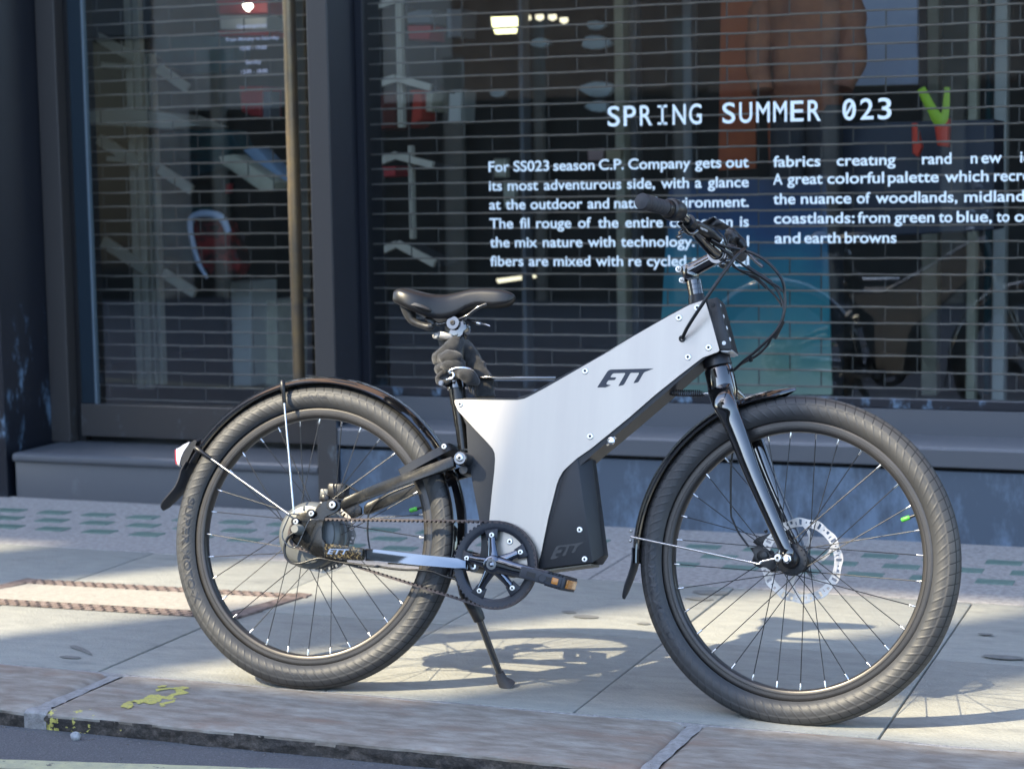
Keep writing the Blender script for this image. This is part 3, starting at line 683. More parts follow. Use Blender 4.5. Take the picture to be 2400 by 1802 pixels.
# lamps that are lit
for nm, lb, pts, Y, m in (('ceiling_lamp', 'lit round yellow lamp near the top of the window, left of centre', [(1150, 41), (1208, 39), (1212, 52), (1206, 78), (1160, 80), (1152, 60)], 9.0, MI['lamp']),
   ('ceiling_lamp', 'lit white lamp in front of the large red box at the top of the door', [(566, 6), (584, 6), (588, 16), (577, 27), (569, 18)], 7.9, MI['wlamp']),
   ('strip_lamp', 'lit strip lamp lying in the dark window just above the saddle', [(1162, 654), (1250, 643), (1254, 651), (1166, 664)], 9.0, MI['strip'])):
    slab(nm, lb, 'lamp', pts, Y, .03, m, 'lamps lit inside the shop')
for k, (u, v) in enumerate(((1232, 42), (1262, 40), (1292, 40), (1319, 47))):
    slab('spot_lamp', ['first', 'second', 'third', 'fourth'][k]+' from the left among the small spot lamps beside the round yellow lamp', 'lamp', [(u-8, v-5), (u+8, v-6), (u+9, v+4), (u, v+9), (u-8, v+5)], 9.0, .03, MI['strip'], 'lamps lit inside the shop')
# left part of the window: red and pale stock
for lb, cat, pts, Y, m in (
  ('red topped pale box high at the left end of the window', 'box', [(954, 60), (1010, 60), (1006, 94), (958, 94)], 8.2, MI['red']),
  ('pale box above the red topped one at the left end of the window', 'box', [(952, 24), (1012, 24), (1010, 56), (954, 56)], 8.2, MI['grey']),
  ('grey box beside the red topped one', 'box', [(1046, 22), (1084, 22), (1080, 88), (1048, 88)], 8.3, MI['grey']),
  ('dark red box in the left rack, level with the heading', 'box', [(862, 218), (930, 214), (924, 302), (866, 306)], 7.6, mat('dark_red_cloth', (.10, .014, .008), .8)),
  ('white and red box under the heading level at the left', 'box', [(960, 212), (988, 212), (988, 280), (958, 300)], 8.2, MI['redp']),
  ('bone coloured cup shape beside the white and red box', 'box', [(992, 216), (1014, 216), (1012, 262), (996, 262)], 8.25, MI['bone']),
  ('pale red box right of the bone coloured cup', 'box', [(1052, 212), (1082, 210), (1078, 286), (1050, 290)], 8.3, MI['pale']),
  ('small dark red block low in the left rack', 'box', [(876, 392), (928, 390), (926, 414), (878, 416)], 7.6, MI['red']),
  ('pink square card above the words of the left column', 'card', [(1376, 350), (1414, 348), (1412, 376), (1378, 378)], 8.6, mat('pink_card', (.5, .32, .3), .6)),
  ('tan square card right of the pink one', 'card', [(1418, 350), (1456, 347), (1454, 374), (1420, 376)], 8.6, mat('tan_card', (.42, .33, .2), .6)),
  ('bright paper card behind the first words of the left column', 'card', [(1156, 372), (1186, 372), (1186, 416), (1158, 416)], 8.4, MI['bone']),
  ('bright paper card below the first one, behind the second line', 'card', [(1178, 424), (1206, 424), (1206, 488), (1180, 488)], 8.4, MI['bone'])):
    slab('stock_'+cat, lb, cat, pts, Y, .05 if cat == 'card' else .18, m)
# pale crockery shapes hung in the window
for k, (cx, cy, s) in enumerate(((1265, 100, 22), (1395, 100, 34), (1395, 60, 22), (1165, 220, 18), (1400, 210, 38), (1402, 250, 28))):
    P = [wp(cx+s*1.0*math.cos(a)*(1+.25*math.sin(3*a+k)), cy+s*.5*math.sin(a), 8.8) for a in [i*math.pi/7 for i in range(14)]]
    c = sum(P, Vector())/14; bm = bmesh.new(); prism(bm, [p-c for p in P], Vector((0, .04, 0)), 0, .006)
    o = obj('white_ornament', bm, mat('white_ornament', (.5, .56, .6), .4) if k == 0 else bpy.data.materials['white_ornament'], smooth=40); o.location = c
    tag(o, ['narrow pale ornament above the window lettering, leftmost of the upper row', 'wide pale ornament above the heading, in the upper row', 'small pale ornament highest above the heading', 'small pale ornament well left of the heading', 'wide pale ornament just left of the heading', 'round pale ornament touching the first letter of the heading'][k], 'ornament')
# mannequin in a rust brown jacket
mq = thing('mannequin', 'headless mannequin in a rust brown jacket and dark trousers in the right of the window', 'mannequin', Vector((wp(1900, 300, 7.35).x, 7.35, .165)))
cx = wp(1890, 150, 7.35).x
def ring(cx, cy, z, a, b, n=20, ph=0): return [Vector((cx+a*math.cos(2*math.pi*k/n), cy+b*math.sin(2*math.pi*k/n), z)) for k in range(n)]
bm = bmesh.new(); zc = lambda v: wp(1890, v, 7.35).z
loft(bm, [ring(cx, 7.35, zc(262)-.01, .125, .10), ring(cx, 7.35, zc(235), .138, .105), ring(cx, 7.35, zc(180), .135, .10), ring(cx, 7.35, zc(90), .145, .105), ring(cx, 7.35, zc(20), .155, .105), ring(cx, 7.35, zc(-40), .15, .095), ring(cx, 7.35, zc(-80), .08, .06), ring(cx, 7.35, zc(-110), .045, .045)])
for v in bm.verts: v.co += Vector((noise.noise(v.co*9), noise.noise(v.co*9+Vector((4, 4, 4))), 0))*.018
kid('jacket', bm, MI['rust'], mq, 60)
for s in (-1, 1):
    bm = bmesh.new(); tube(bm, smooth_path([Vector((cx+s*.125, 7.35, zc(-45))), Vector((cx+s*.165, 7.35, zc(40))), Vector((cx+s*.178, 7.32, zc(130))), Vector((cx+s*.15, 7.27, zc(215)))], 6), [.045, .058, .053, .042], 14)
    for v in bm.verts: v.co += Vector((noise.noise(v.co*14), noise.noise(v.co*14+Vector((4, 4, 4))), 0))*.014
    kid('sleeve', bm, MI['rust'], mq, 60)
    bm = bmesh.new(); tube(bm, [Vector((cx+s*.065, 7.35, zc(250))), Vector((cx+s*.085, 7.34, .65)), Vector((cx+s*.09, 7.36, .2))], [.072, .06, .05], 16); kid('trouser_leg', bm, MI['dark'], mq, 60)
bm = bmesh.new(); lathe(bm, [(.16, 0), (.16, .012), (.02, .016), (.016, .4)], Vector((cx, 7.36, .166)), Vector((0, 0, 1)), 24); kid('stand_base', bm, M['steel'], mq, 40)
# banners and panels
slab('hanging_banner', 'narrow vivid orange banner hanging left of the mannequin', 'banner', [(1690, -60), (1768, -60), (1772, 395), (1684, 400)], 7.8, .012, MI['banner'], bev=.001)
slab('hanging_banner', 'short orange banner strip between the vivid orange banner and the mannequin', 'banner', [(1798, 250), (1872, 246), (1874, 380), (1802, 384)], 7.7, .012, MI['banner'], bev=.001)
slab('wall_panel', 'large lilac panel with a black edge at the top right of the window', 'panel', [(1900, -80), (2150, -80), (2152, 198), (1904, 204)], 8.2, .03, MI['lilac'], bev=.002)
slab('panel_edge', 'black upright edge bordering the lilac panel', 'post', [(2153, -80), (2170, -80), (2172, 230), (2154, 232)], 8.19, .04, MI['dark'], bev=.002)
def graphic():
    m = bpy.data.materials.new('printed_graphic'); m.use_nodes = True; nt = m.node_tree; L = nt.links.new; b = nt.nodes['Principled BSDF']; b.inputs['Roughness'].default_value = .35
    tc = N(nt, 'ShaderNodeTexCoord'); sp = N(nt, 'ShaderNodeSeparateXYZ'); L(tc.outputs['Object'], sp.inputs[0])
    n = N(nt, 'ShaderNodeTexNoise'); n.inputs['Scale'].default_value = 3.2; n.inputs['Detail'].default_value = 7; L(tc.outputs['Object'], n.inputs['Vector'])
    ma = N(nt, 'ShaderNodeMath', operation='MULTIPLY_ADD'); ma.inputs[1].default_value = .5; L(n.outputs[0], ma.inputs[0]); L(sp.outputs[2], ma.inputs[2])
    mr = N(nt, 'ShaderNodeMapRange'); mr.inputs[1].default_value = -.25; mr.inputs[2].default_value = .75; L(ma.outputs[0], mr.inputs[0])
    r_ = N(nt, 'ShaderNodeValToRGB'); e = r_.color_ramp.elements
    e[0].position = .05; e[0].color = (.34, .46, .36, 1); e[1].position = .95; e[1].color = (.012, .02, .05, 1)
    for p, c in ((.22, (.20, .36, .31, 1)), (.36, (.03, .24, .28, 1)), (.55, (.012, .17, .26, 1)), (.72, (.012, .06, .17, 1))):
        q = e.new(p); q.color = c
    L(mr.outputs[0], r_.inputs[0]); L(r_.outputs[0], b.inputs['Base Color']); return m
g = slab('printed_poster', 'tall printed poster fading from dark blue to teal and pale green behind the handlebar', 'poster', [(1568, 430), (1935, 410), (1950, 925), (1540, 925)], 7.12, .015, graphic(), bev=.001)
slab('dark_display_plinth', 'dark blue display plinth right of the printed poster below the lime strap', 'plinth', [(1945, 290), (2330, 280), (2330, 540), (1960, 560)], 7.5, .3, mat('dark_blue_board', (.016, .025, .05), .5))
# bag with a lime strap
lb_ = thing('strap_bag', 'red bag with a lime green strap hanging right of the heading', 'bag', wp(2190, 280, 7.35))
bm = bmesh.new(); tube(bm, smooth_path([wp(u, v, 7.34) for u, v in ((2158, 208), (2185, 258), (2202, 282), (2215, 268), (2220, 205))], 5), [.016, .018, .024, .014, .010], 8, flat=.3, fy=Vector((0, 1, 0))); kid('strap', bm, MI['lime'], lb_, 50)
bm = bmesh.new(); prism(bm, [wp(u, v, 7.34) for u, v in ((2188, 284), (2224, 278), (2222, 345), (2196, 342))], Vector((0, .06, 0)), 0, .008); kid('bag_body', bm, MI['redp'], lb_)
bm = bmesh.new(); prism(bm, [wp(u, v, 7.34) for u, v in ((2136, 290), (2146, 288), (2160, 345), (2150, 368), (2138, 360))], Vector((0, .05, 0)), 0, .006); kid('bag_flap', bm, MI['redp'], lb_)
# bars inside the shop, standing in for columns reflected in the glass
for k, (ua, ub, Y, m) in enumerate(((1440, 1462, 9.2, 'bone'), (1476, 1490, 9.4, 'grey'), (2162, 2200, 8.9, 'bone'), (2268, 2290, 8.6, 'bone'), (2330, 2360, 8.6, 'pale'), (1215, 1226, 8.8, 'grey'), (1600, 1622, 9.3, 'grey'), (2310, 2322, 9.0, 'teal'))):
    a, b = wp(ua, 200, Y).x, wp(ub, 200, Y).x; bm = bmesh.new(); c = (a+b)/2; box(bm, a-c, b-c, 0, .1, 0, 2.83, 0, .006)
    o = obj('interior_column', bm, MI[m]); o.location = (c, Y, .166)
    tag(o, ['bone coloured column inside the window above the word SPRING', 'thin grey column right of the bone coloured one above SPRING', 'bone coloured column right of the lilac panel', 'bone coloured column near the right edge above the lime strap', 'pale column at the far right edge of the window', 'thin grey column behind the left column of words', 'grey column left of the vivid orange banner', 'narrow teal column between the two rightmost pale columns'][k], 'column')

# ================================================================== ACROSS THE STREET (casts the shade, shows in the glass)
MO = dict(
  stone = mat('pale_stucco', (.56, .53, .47), .8, 0, col2=(.48, .45, .40), nscale=3, bump=.2),
  dark = mat('opposite_shop_glass', (.02, .024, .026), .08), pier = mat('grey_green_pier', (.30, .31, .27), .7, 0, col2=(.22, .23, .20), nscale=4),
  fas = mat('opposite_fascia', (.03, .045, .06), .5), roof = mat('lead_roof', (.16, .165, .17), .6), screen = mat('roof_screen_render', (.42, .40, .36), .8))
YO = -5.0
ob = empty('opposite_building', (-9, YO, ZR)); tag(ob, 'pale stucco building with shops across the street, seen only in reflections', 'building'); OI = Matrix.Translation(ob.location).inverted()
def op(name, bm, m):
    o = obj(name, bm, m); o.parent = ob; o.matrix_parent_inverse = OI; return o
bm = bmesh.new(); box(bm, -26, -11.2, YO-9, YO, 3.4, 9.9); box(bm, -26, -11.2, YO-9, YO-.5, ZR, 3.4); op('wall', bm, MO['stone'])
bm = bmesh.new(); box(bm, -60, 30, -32, -24, ZR, 5.4); op('wing_wall', bm, mat('wing_brick', (.16, .13, .11), .8, 0, col2=(.22, .19, .16), nscale=3))
bm = bmesh.new(); box(bm, -26.2, -6.2, YO-9.2, YO+.12, 9.9, 10.1); box(bm, -60.1, 30.1, -32, -23.9, 5.4, 5.6); op('roof', bm, MO['roof'])
bm = bmesh.new(); box(bm, -26, -11.2, YO-.45, YO+.02, 2.75, 3.39); op('shop_fascia', bm, MO['fas'])
x = -25.0
while x < -11.9:
    bm = bmesh.new(); wd = rnd.uniform(.22, .5); box(bm, x, x+wd, YO-.3, YO+.03, ZR, 2.749); op('pier', bm, MO['pier'])
    bm = bmesh.new(); g_ = min(rnd.uniform(1.1, 2.3), -11.22-x-wd); box(bm, x+wd+.01, x+wd+g_-.01, YO-.42, YO-.36, ZR, 2.74); op('shop_window', bm, MO['dark'])
    x += wd+g_
for k in range(11):
    xx = -12.5+k*3.6
    bm = bmesh.new(); box(bm, xx, xx+2.4, -24.02, -23.98, .4, 2.9); op('wing_window', bm, MO['dark'])
for k in range(6):
    for z in (4.1, 7.0):
        xx = -25+k*2.05
        bm = bmesh.new(); box(bm, xx, xx+.95, YO+.004, YO+.02, z, z+1.7); op('upper_window', bm, MO['dark'])
# added screen above the roof, out of view: bays cut to throw the sun patches
ZB, ZH, ZT = 10.80, 12.50, 16.6
bm = bmesh.new(); y0, y1 = YO-.33, YO-.27
bays = [(-15.2, -14.75), (-14.05, -13.25), (-12.50, -11.60), (-10.87, -10.08), (-9.37, -8.55), (-7.8, -7.0)]
box(bm, -17.5, -6.35, y0, y1, 10.101, ZB-.0005); box(bm, -11.09, -6.35, y0, y1, 9.2, 10.1); 
xs_ = [-17.5] + [v for b in bays for v in b] + [-6.35]
for i in range(0, len(xs_), 2): box(bm, xs_[i], xs_[i+1], y0, y1, ZB+.0005, ZH-.0005)
hx, hz0, hz1 = -13.878, 14.72, 15.16  # slot cut in the added screen to put a sun spot on the door handle
box(bm, -17.5, hx-.085, y0, y1, ZH, ZT); box(bm, hx+.085, -6.35, y0, y1, ZH, ZT)
box(bm, hx-.0845, hx+.0845, y0, y1, ZH, hz0); box(bm, hx-.0845, hx+.0845, y0, y1, hz1, ZT)
op('roof_screen', bm, MO['screen'])
hd_ = empty('street_hoarding', (-4, -6, ZR)); tag(hd_, 'dark timber hoarding with pale posts across the street, seen only in reflections', 'hoarding'); HI_ = Matrix.Translation(hd_.location).inverted()  # added and unseen: keeps sunlit ground out of the glass reflections
bm = bmesh.new(); box(bm, -11.1, 9, -6.1, -6.0, ZR, 2.0); o = obj('boarding', bm, mat('hoarding_board', (.012, .014, .014), .6, 0, col2=(.03, .03, .026), nscale=2)); o.parent = hd_; o.matrix_parent_inverse = HI_
for k in range(14):
    bm = bmesh.new(); x = -10.8+k*1.35+rnd.uniform(-.3, .3); box(bm, x, x+rnd.uniform(.08, .22), -5.99, -5.9, ZR, rnd.uniform(2.1, 3.4)); o = obj('post', bm, MO['pier']); o.parent = hd_; o.matrix_parent_inverse = HI_

# ================================================================== THE BICYCLE
bike = empty('electric_bicycle', m=BIKE.m)
tag(bike, 'silver and black electric bicycle with fat tyres standing on its kickstand at the kerb', 'bicycle')
RC = Vector((0, 0, .352)); Yv = Vector((0, 1, 0)); Zv = Vector((0, 0, 1)); Xv = Vector((1, 0, 0))
def bp(name, bm, m, par=None, smooth=40):
    return obj(name, bm, m, par or bike, smooth)
def bem(name, c):
    e = empty(name); e.parent = bike; e.location = c; return e

# ---------------------------------------------------------------- wheels
def tyre_bm():
    bm = bmesh.new(); NB = 96; SU = 11; NU = NB*SU; rings = []
    deg = [-142,-132,-122,-116]+[-112+4*k for k in range(10)]+[-72,-69,-66]+[-62,-56,-50,-44,-40,-34.5,-30,-25,-19,-14,-11,-6.4]+[-3.5]
    deg = deg+[-d for d in deg[::-1]]; PH = [R(d) for d in deg]; NV = len(PH)-1
    def slant(A): return .45*A if A < 1.2 else .54+1.1*(A-1.2)
    for i in range(NU):
        rr = []
        for j, ph in enumerate(PH):
            A = abs(ph); a = 2*math.pi*(i-SU*slant(A))/NU
            r_ = .3225+.0295*math.cos(ph); y = .0305*math.sin(ph); d = 0.0
            if A < R(67): d += .0013
            elif A < R(70): d += .0007
            if i % SU == 0 and A < R(67): d -= .0004
            if i % SU in (0, 1) and R(70) < A < R(118): d += .0006
            if A < R(67): d += .00025*noise.noise(Vector((i*.9, j*1.3, 0)))
            rr.append(Vector(((r_+d*math.cos(ph))*math.cos(a), y+d*math.sin(ph), (r_+d*math.cos(ph))*math.sin(a))))
        rings.append([bm.verts.new(p) for p in rr])
    for i in range(NU):
        A, B = rings[i], rings[(i+1) % NU]
        for k in range(NV):
            m = abs((deg[k]+deg[k+1])/2); f = bm.faces.new((A[k], A[k+1], B[k+1], B[k]))
            if m < 67 and (i % SU == 0 or 6.4 < m < 11 or 34.5 < m < 40 or 66 < m < 67): f.material_index = 1
    return bm
tyre_me = None
def spoke_bm(L):
    bm = bmesh.new(); tube(bm, [Vector((0,0,z)) for z in (0, .008, L*.5, L-.012)], [.00115, .0011, .00105, .0011], 6, mi=0)
    tube(bm, [Vector((0,0,z)) for z in (L-.013, L-.0115, L-.002, L)], [.0014, .0021, .0021, .0024], 8, mi=1)
    return bm
def place(o, p, q, par):
    d = (q-p).normalized(); a = d.orthogonal().normalized(); b = d.cross(a)
    o.parent = par; o.matrix_local = Matrix(((a.x,b.x,d.x,p.x),(a.y,b.y,d.y,p.y),(a.z,b.z,d.z,p.z),(0,0,0,1)))
def text_on_tyre(bm, s, ang0, size, r0, inward=True, off=.0007, width=None):
    """lettering moulded on the near flank; runs anticlockwise with its tops inward, or clockwise with its tops outward"""
    vs, fs = text_mesh(s, 1.0, .02, 4); k = size/capH; kx = k if width is None else width/max(v.x for v in vs)
    def fn(v):
        r_ = r0+(-v.y if inward else v.y)*k; a = ang0+(v.x*kx/r0)*(1 if inward else -1)
        c = max(-1, min(1, (r_-.3225)/.0295)); y = -.0305*math.sqrt(1-c*c)-off
        return Vector((r_*math.cos(a), y, r_*math.sin(a)))
    put(bm, vs, fs, fn)
def wheel(name, m_local, ang_off, hub):
    global tyre_me
    w_ = empty(name); w_.parent = bike; w_.matrix_local = m_local
    if tyre_me is None:
        t = obj('tyre', tyre_bm(), [M['rubber'], M['groove']], w_, 50); tyre_me = t.data
    else:
        t = bpy.data.objects.new('tyre', tyre_me); COL.objects.link(t); t.parent = w_
    bm = bmesh.new()
    prof = [(.2990, -.0128), (.2988, -.0150), (.2975, -.0156), (.2920, -.0154), (.2870, -.0153), (.2864, -.0146), (.2856, -.0146), (.2850, -.0153), (.2790, -.0150), (.2772, -.0138),
            (.2755, -.0100), (.2742, -.004), (.2742, .004), (.2755, .0100), (.2772, .0138), (.2790, .0150), (.2975, .0156), (.2990, .0128), (.288, .010), (.286, 0), (.288, -.010)]
    lathe(bm, prof, Vector((0,0,0)), Yv, 160, loop=True); obj('rim', bm, M['rim'], w_, 35)
    fn, ff, yn, yf, cross = hub
    me = None
    for k in range(32):
        near = k % 2 == 0; fr_, fy = (fn, yn) if near else (ff, yf)
        a = 2*math.pi*(k+.5)/32+ang_off; lead = 1 if (k//2) % 2 == 0 else -1
        q = Vector((.2745*math.cos(a), (-.003 if near else .003), .2745*math.sin(a))); b = a+lead*cross
        p = Vector((fr_*math.cos(b), fy, fr_*math.sin(b))); L = (q-p).length
        key = round(L, 4)
        o = None
        if me is None or abs(me[1]-L) > .0004:
            if me is not None and me[2] is not None and abs(me[3]-L) <= .0004: o = me[2].copy(); COL.objects.link(o)
            else:
                o = obj('spoke', spoke_bm(L), [M['cable'], M['steel']], None, 60)
                me = (o, L, None, 0) if me is None else (me[0], me[1], o, L)
        else: o = me[0].copy(); COL.objects.link(o)
        place(o, p, q, w_)
    return w_
def disc_rotor(par, y, ro, phase, ri_arm):
    bm = bmesh.new(); NA = 180; rads = [ro*.80, ro*.845, ro*.885, ro*.925, ro*.965, ro]; V = []
    for i in range(NA):
        a = 2*math.pi*i/NA+phase; wv = 1+.018*math.sin(12*a)
        V.append([bm.verts.new((r_*(wv if k >= 4 else 1)*math.cos(a), 0, r_*(wv if k >= 4 else 1)*math.sin(a))) for k, r_ in enumerate(rads)])
    for i in range(NA):
        for k in range(5):
            s = i % 15
            if (k in (1, 2, 3) and s in (2, 3)) or (k in (1, 2) and s == 6) or (k in (2, 3) and s in (9, 10)) or (k == 2 and s == 13): continue
            bm.faces.new((V[i][k], V[i][k+1], V[(i+1) % NA][k+1], V[(i+1) % NA][k]))
    for j in range(6):
        a0 = 2*math.pi*j/6+phase
        pts = [(ro*.83, a0), (ro*.70, a0-.18), (ro*.55, a0-.34), (ri_arm, a0-.42)]
        A, B = [], []
        for r_, a in pts:
            wv = .0042/r_; A.append(bm.verts.new((r_*math.cos(a-wv), .0001, r_*math.sin(a-wv)))); B.append(bm.verts.new((r_*math.cos(a+wv), .0001, r_*math.sin(a+wv))))
        for k in range(3): bm.faces.new((A[k], A[k+1], B[k+1], B[k]))
    g = bmesh.ops.extrude_face_region(bm, geom=bm.faces[:]); bmesh.ops.translate(bm, vec=(0, .0018, 0), verts=[v for v in g['geom'] if isinstance(v, bmesh.types.BMVert)])
    lathe(bm, [(ri_arm*1.05, 0), (ri_arm*1.05, .003), (ri_arm*.6, .003), (ri_arm*.6, 0)], Vector((0,-.0005,0)), Yv, 32, loop=True)
    o = obj('brake_disc', bm, M['disc'], par, 30); o.location = (0, y, 0); return o

# rear
rw = wheel('rear_wheel', Matrix.Translation(RC), R(-4.2), (.070, .066, -.024, .022, R(24)))
bm = bmesh.new()
lathe(bm, [(.0, -.052), (.030, -.052), (.034, -.049), (.036, -.044), (.060, -.043), (.0665, -.041), (.0675, -.036), (.0755, -.031), (.0775, -.027), (.078, -.015), (.0735, -.012), (.0725, .010), (.0765, .013), (.0765, .022), (.074, .026), (.050, .030), (.030, .034), (.026, .050), (.012, .052), (.010, .075), (0, .075)], Vector((0,0,0)), Yv, 64)
obj('motor_hub', bm, M['motor'], rw, 32)
bm = bmesh.new(); lathe(bm, [(.030, -.066), (.0345, -.066), (.0345, -.050), (.030, -.050)], Vector((0,0,0)), Yv, 44, loop=True)
for k in range(22):
    a = 2*math.pi*k/22; box(bm, .0335, .0362, -.066, -.050, -.0022, .0022, 0, 0, Matrix.Rotation(a, 4, 'Y'))
obj('sprocket', bm, M['satin'], rw, 40)
disc_rotor(rw, .048, .082, .2, .028)
for a_ in (('SUPER', R(166), .0150, .3262, True, .0009, .118), ('MOTO-X', R(188.3), .0150, .3262, True, .0009, .135), ('SCHWALBE', R(97.5), .0062, .3200, False, .0007, .062), ('PERFORMANCE', R(258), .0056, .3225, True, .0006, .085)):
    bm = bmesh.new(); text_on_tyre(bm, *a_); obj('moulded_lettering', bm, M['tyretext'], rw)
def valve(par, a, l):
    bm = bmesh.new(); d = Vector((-math.cos(a), 0, -math.sin(a))); p = Vector((.2745*math.cos(a), 0, .2745*math.sin(a)))
    tube(bm, [p, p+d*l], .0030, 10); o = obj('valve_stem', bm, M['satin'], par, 40)
    bm = bmesh.new(); tube(bm, [p+d*l, p+d*(l+.002), p+d*(l+.017), p+d*(l+.019)], [.0042, .0050, .0050, .0036], 12); obj('valve_cap', bm, M['green'], par, 40)
vq = BIKE.at(*px('kg', (478, 570)), 0)-RC; valve(rw, math.atan2(vq.z, vq.x), .013)
# front
MFW = F2B @ Matrix.Translation(RC)
fw = wheel('front_wheel', MFW, 0.0, (.031, .024, -.031, .024, R(66)))
bm = bmesh.new()
lathe(bm, [(0, -.073), (.006, -.073), (.0065, -.069), (.0105, -.068), (.0115, -.064), (.0115, -.056), (.017, -.052), (.019, -.047), (.019, -.036), (.0335, -.0345), (.0345, -.033), (.0345, -.0305), (.024, -.028), (.0215, -.02), (.0215, .014), (.024, .020), (.027, .022), (.027, .025), (.022, .028), (.020, .042), (.012, .050), (.008, .066), (0, .066)], Vector((0,0,0)), Yv, 44)
for k in range(16):
    a = 2*math.pi*k/16; bmesh.ops.create_uvsphere(bm, u_segments=6, v_segments=4, radius=.0019, matrix=Matrix.Translation((.0305*math.cos(a), -.0350, .0305*math.sin(a))))
obj('front_hub', bm, M['satin'], fw, 32)
bm = bmesh.new(); lathe(bm, [(0, -.0745), (.0052, -.0745), (.0058, -.0705), (.0058, -.069)], Vector((0,0,0)), Yv, 18); lathe(bm, [(.0098, -.0688), (.0060, -.0695), (.0060, -.0685)], Vector((0,0,0)), Yv, 6); obj('axle_end', bm, M['steel'], fw, 30)
disc_rotor(fw, .040, .0915, .5, .021)
for a_ in (('SUPER', R(177), .0150, .3262, True, .0009, .118), ('MOTO-X', R(199.3), .0150, .3262, True, .0009, .135)):
    bm = bmesh.new(); text_on_tyre(bm, *a_); obj('moulded_lettering', bm, M['tyretext'], fw)
FI = MFW.inverted()
vq = FI @ T('c5', [(1338, 652)], 0, FRONT)[0]; valve(fw, math.atan2(vq.z, vq.x), .012)

# ---------------------------------------------------------------- frame
def prismY(name, pts, y0, y1, m, par=None, bev=.002, smooth=40, seg=2):
    """outline traced on the plane y0, pushed straight through to y1"""
    bm = bmesh.new(); prism(bm, [Vector((p.x, y0, p.z)) for p in pts], Vector((0, y1-y0, 0)), 0, bev, seg); return bp(name, bm, m, par, smooth)
panel_px = [('c4', [(72,168),(74,190),(97,238),(200,350),(300,457),(328,488),(343,520),(345,560),(340,640),(322,800),(305,975),(296,1090)]),
            ('f', [(1142,1262),(1146,1300),(1190,1327),(1258,1328)]),
            ('c4', [(650,1205),(700,960),(757,735),(772,690),(800,640),(840,603),(900,550),(985,492),(1240,285),(1420,128)]),
            ('c3', [(700,1655),(862,1530),(890,1508),(1020,1462),(1032,1448),(1030,1438),(975,1235),(915,1035),(904,1026),(890,1026),(780,1064),(600,1160),(300,1332),(60,1474)]),
            ('c2', [(2150,560),(1830,742),(1400,988),(1270,1058),(1215,1086),(1150,1098),(900,1096),(640,1092),(616,1094)])]
YP = -.046
pp = []
for c_, l in panel_px: pp += T(c_, l, YP)
o_panel = prismY('side_panel', pp, YP, YP+.005, M['silver'], bev=.0016, seg=1)
pl_ = [Vector((p.x, 0, p.z)) for p in pp]
o_panel2 = prismY('side_panel', pp, -YP-.005, -YP, M['silver'], bev=.0012, seg=1)
# dark body between the two panels
body_px = [('c2', [(640,1088),(700,1079),(900,1080),(1140,1082),(1190,1074),(1260,1044),(1500,908),(1830,733),(2150,552)]),
           ('c3', [(300,1322),(640,1128),(780,1054),(880,1016),(920,1012),(1000,1250),(1034,1440)]),
           ('c3', [(895,1516),(850,1566),(745,1655)]), ('c4', [(1489,115),(1250,320),(1010,520),(900,620),(850,680),(800,800),(740,1060),(640,1290)]),
           ('f', [(1235,1335),(1180,1350),(1142,1345),(1120,1318)]), ('k8', [(575,700),(580,560),(545,300)]), ('c4', [(240,975),(200,760),(165,560),(150,330),(140,285),(90,210)])]
bb = []
for c_, l in body_px: bb += T(c_, l, -.0405)
prismY('frame_body', bb, -.0405, .0405, M['matte'], bev=.003)
# head block with its row of lamps
hp = T('c3', [(921,1019),(1003,998),(1016,1002),(1133,1436),(1124,1446),(1037,1446)], -.041)
hb_ = prismY('head_block', hp, -.041, .041, M['matte'], bev=.004)
bm = bmesh.new()
a, b = T('c3', [(1030,1012),(1150,1440)], -.03)
for (u, v) in ((1047,1074),(1075,1166),(1102,1263),(1130,1359)):
    q = T('c3', [(u, v)], -.026)[0]; nrm = Vector((1, -.0, .25)).normalized()
    lathe(bm, [(.0045, .0035), (.0045, .0045), (0, .0055)], q+Vector((-.006, 0, 0)), Vector((.85, -.45, .2)), 14)
for (u, v) in ((1072,1387),): lathe(bm, [(.0045, 0), (.0045, .0012), (0, .0015)], T('c3', [(u, v)], -.041)[0], -Yv, 14)
obj('marker_dot', bm, M['white'], hb_, 40)
bm = bmesh.new(); screw(bm, T('c3', [(978,1063)], -.041)[0], -Yv, .0045); obj('screw', bm, [M['satin'], M['dark']], hb_, 40)
bm = bmesh.new(); q = T('c3', [(1040,1449),(1128,1449),(1158,1452),(1110,1478),(1050,1468)], -.036)
prism(bm, [Vector((p.x, -.036, p.z)) for p in T('c3', [(1038,1448),(1134,1438),(1140,1450),(1100,1464),(1046,1460)], -.036)], Vector((0, .072, 0)), 0, .003); obj('headlight_lens', bm, M['white'], hb_, 40)
# logo: one outline with its notches
logo_px = [(250,835),(255,812),(520,400),(560,352),(620,325),(650,320),(1200,305),(1872,288),(1800,318),(1600,398),(1565,440),(1440,660),(1415,685),(1310,710),(1288,705),(1440,450),(1445,425),(1435,412),
           (1215,415),(1190,440),(1020,740),(985,770),(870,797),(852,790),(1045,450),(1050,428),(1040,418),(720,428),(690,440),(635,510),(630,530),(640,543),(780,545),(790,560),(755,610),(740,622),(580,628),(555,642),(510,712),(512,735),(530,748),(620,765),(640,772),(500,828),(470,835)]
def logo_mesh(pts, y, th):
    bm = bmesh.new(); prism(bm, [Vector((p.x, y, p.z)) for p in pts], Vector((0, th, 0))); bm.normal_update(); bm.faces.ensure_lookup_table(); bmesh.ops.triangulate(bm, faces=bm.faces[:2], ngon_method='EAR_CLIP'); return bm
obj('logo', logo_mesh(T('lg', logo_px, YP), YP-.0006, .0007), M['logo'], o_panel)
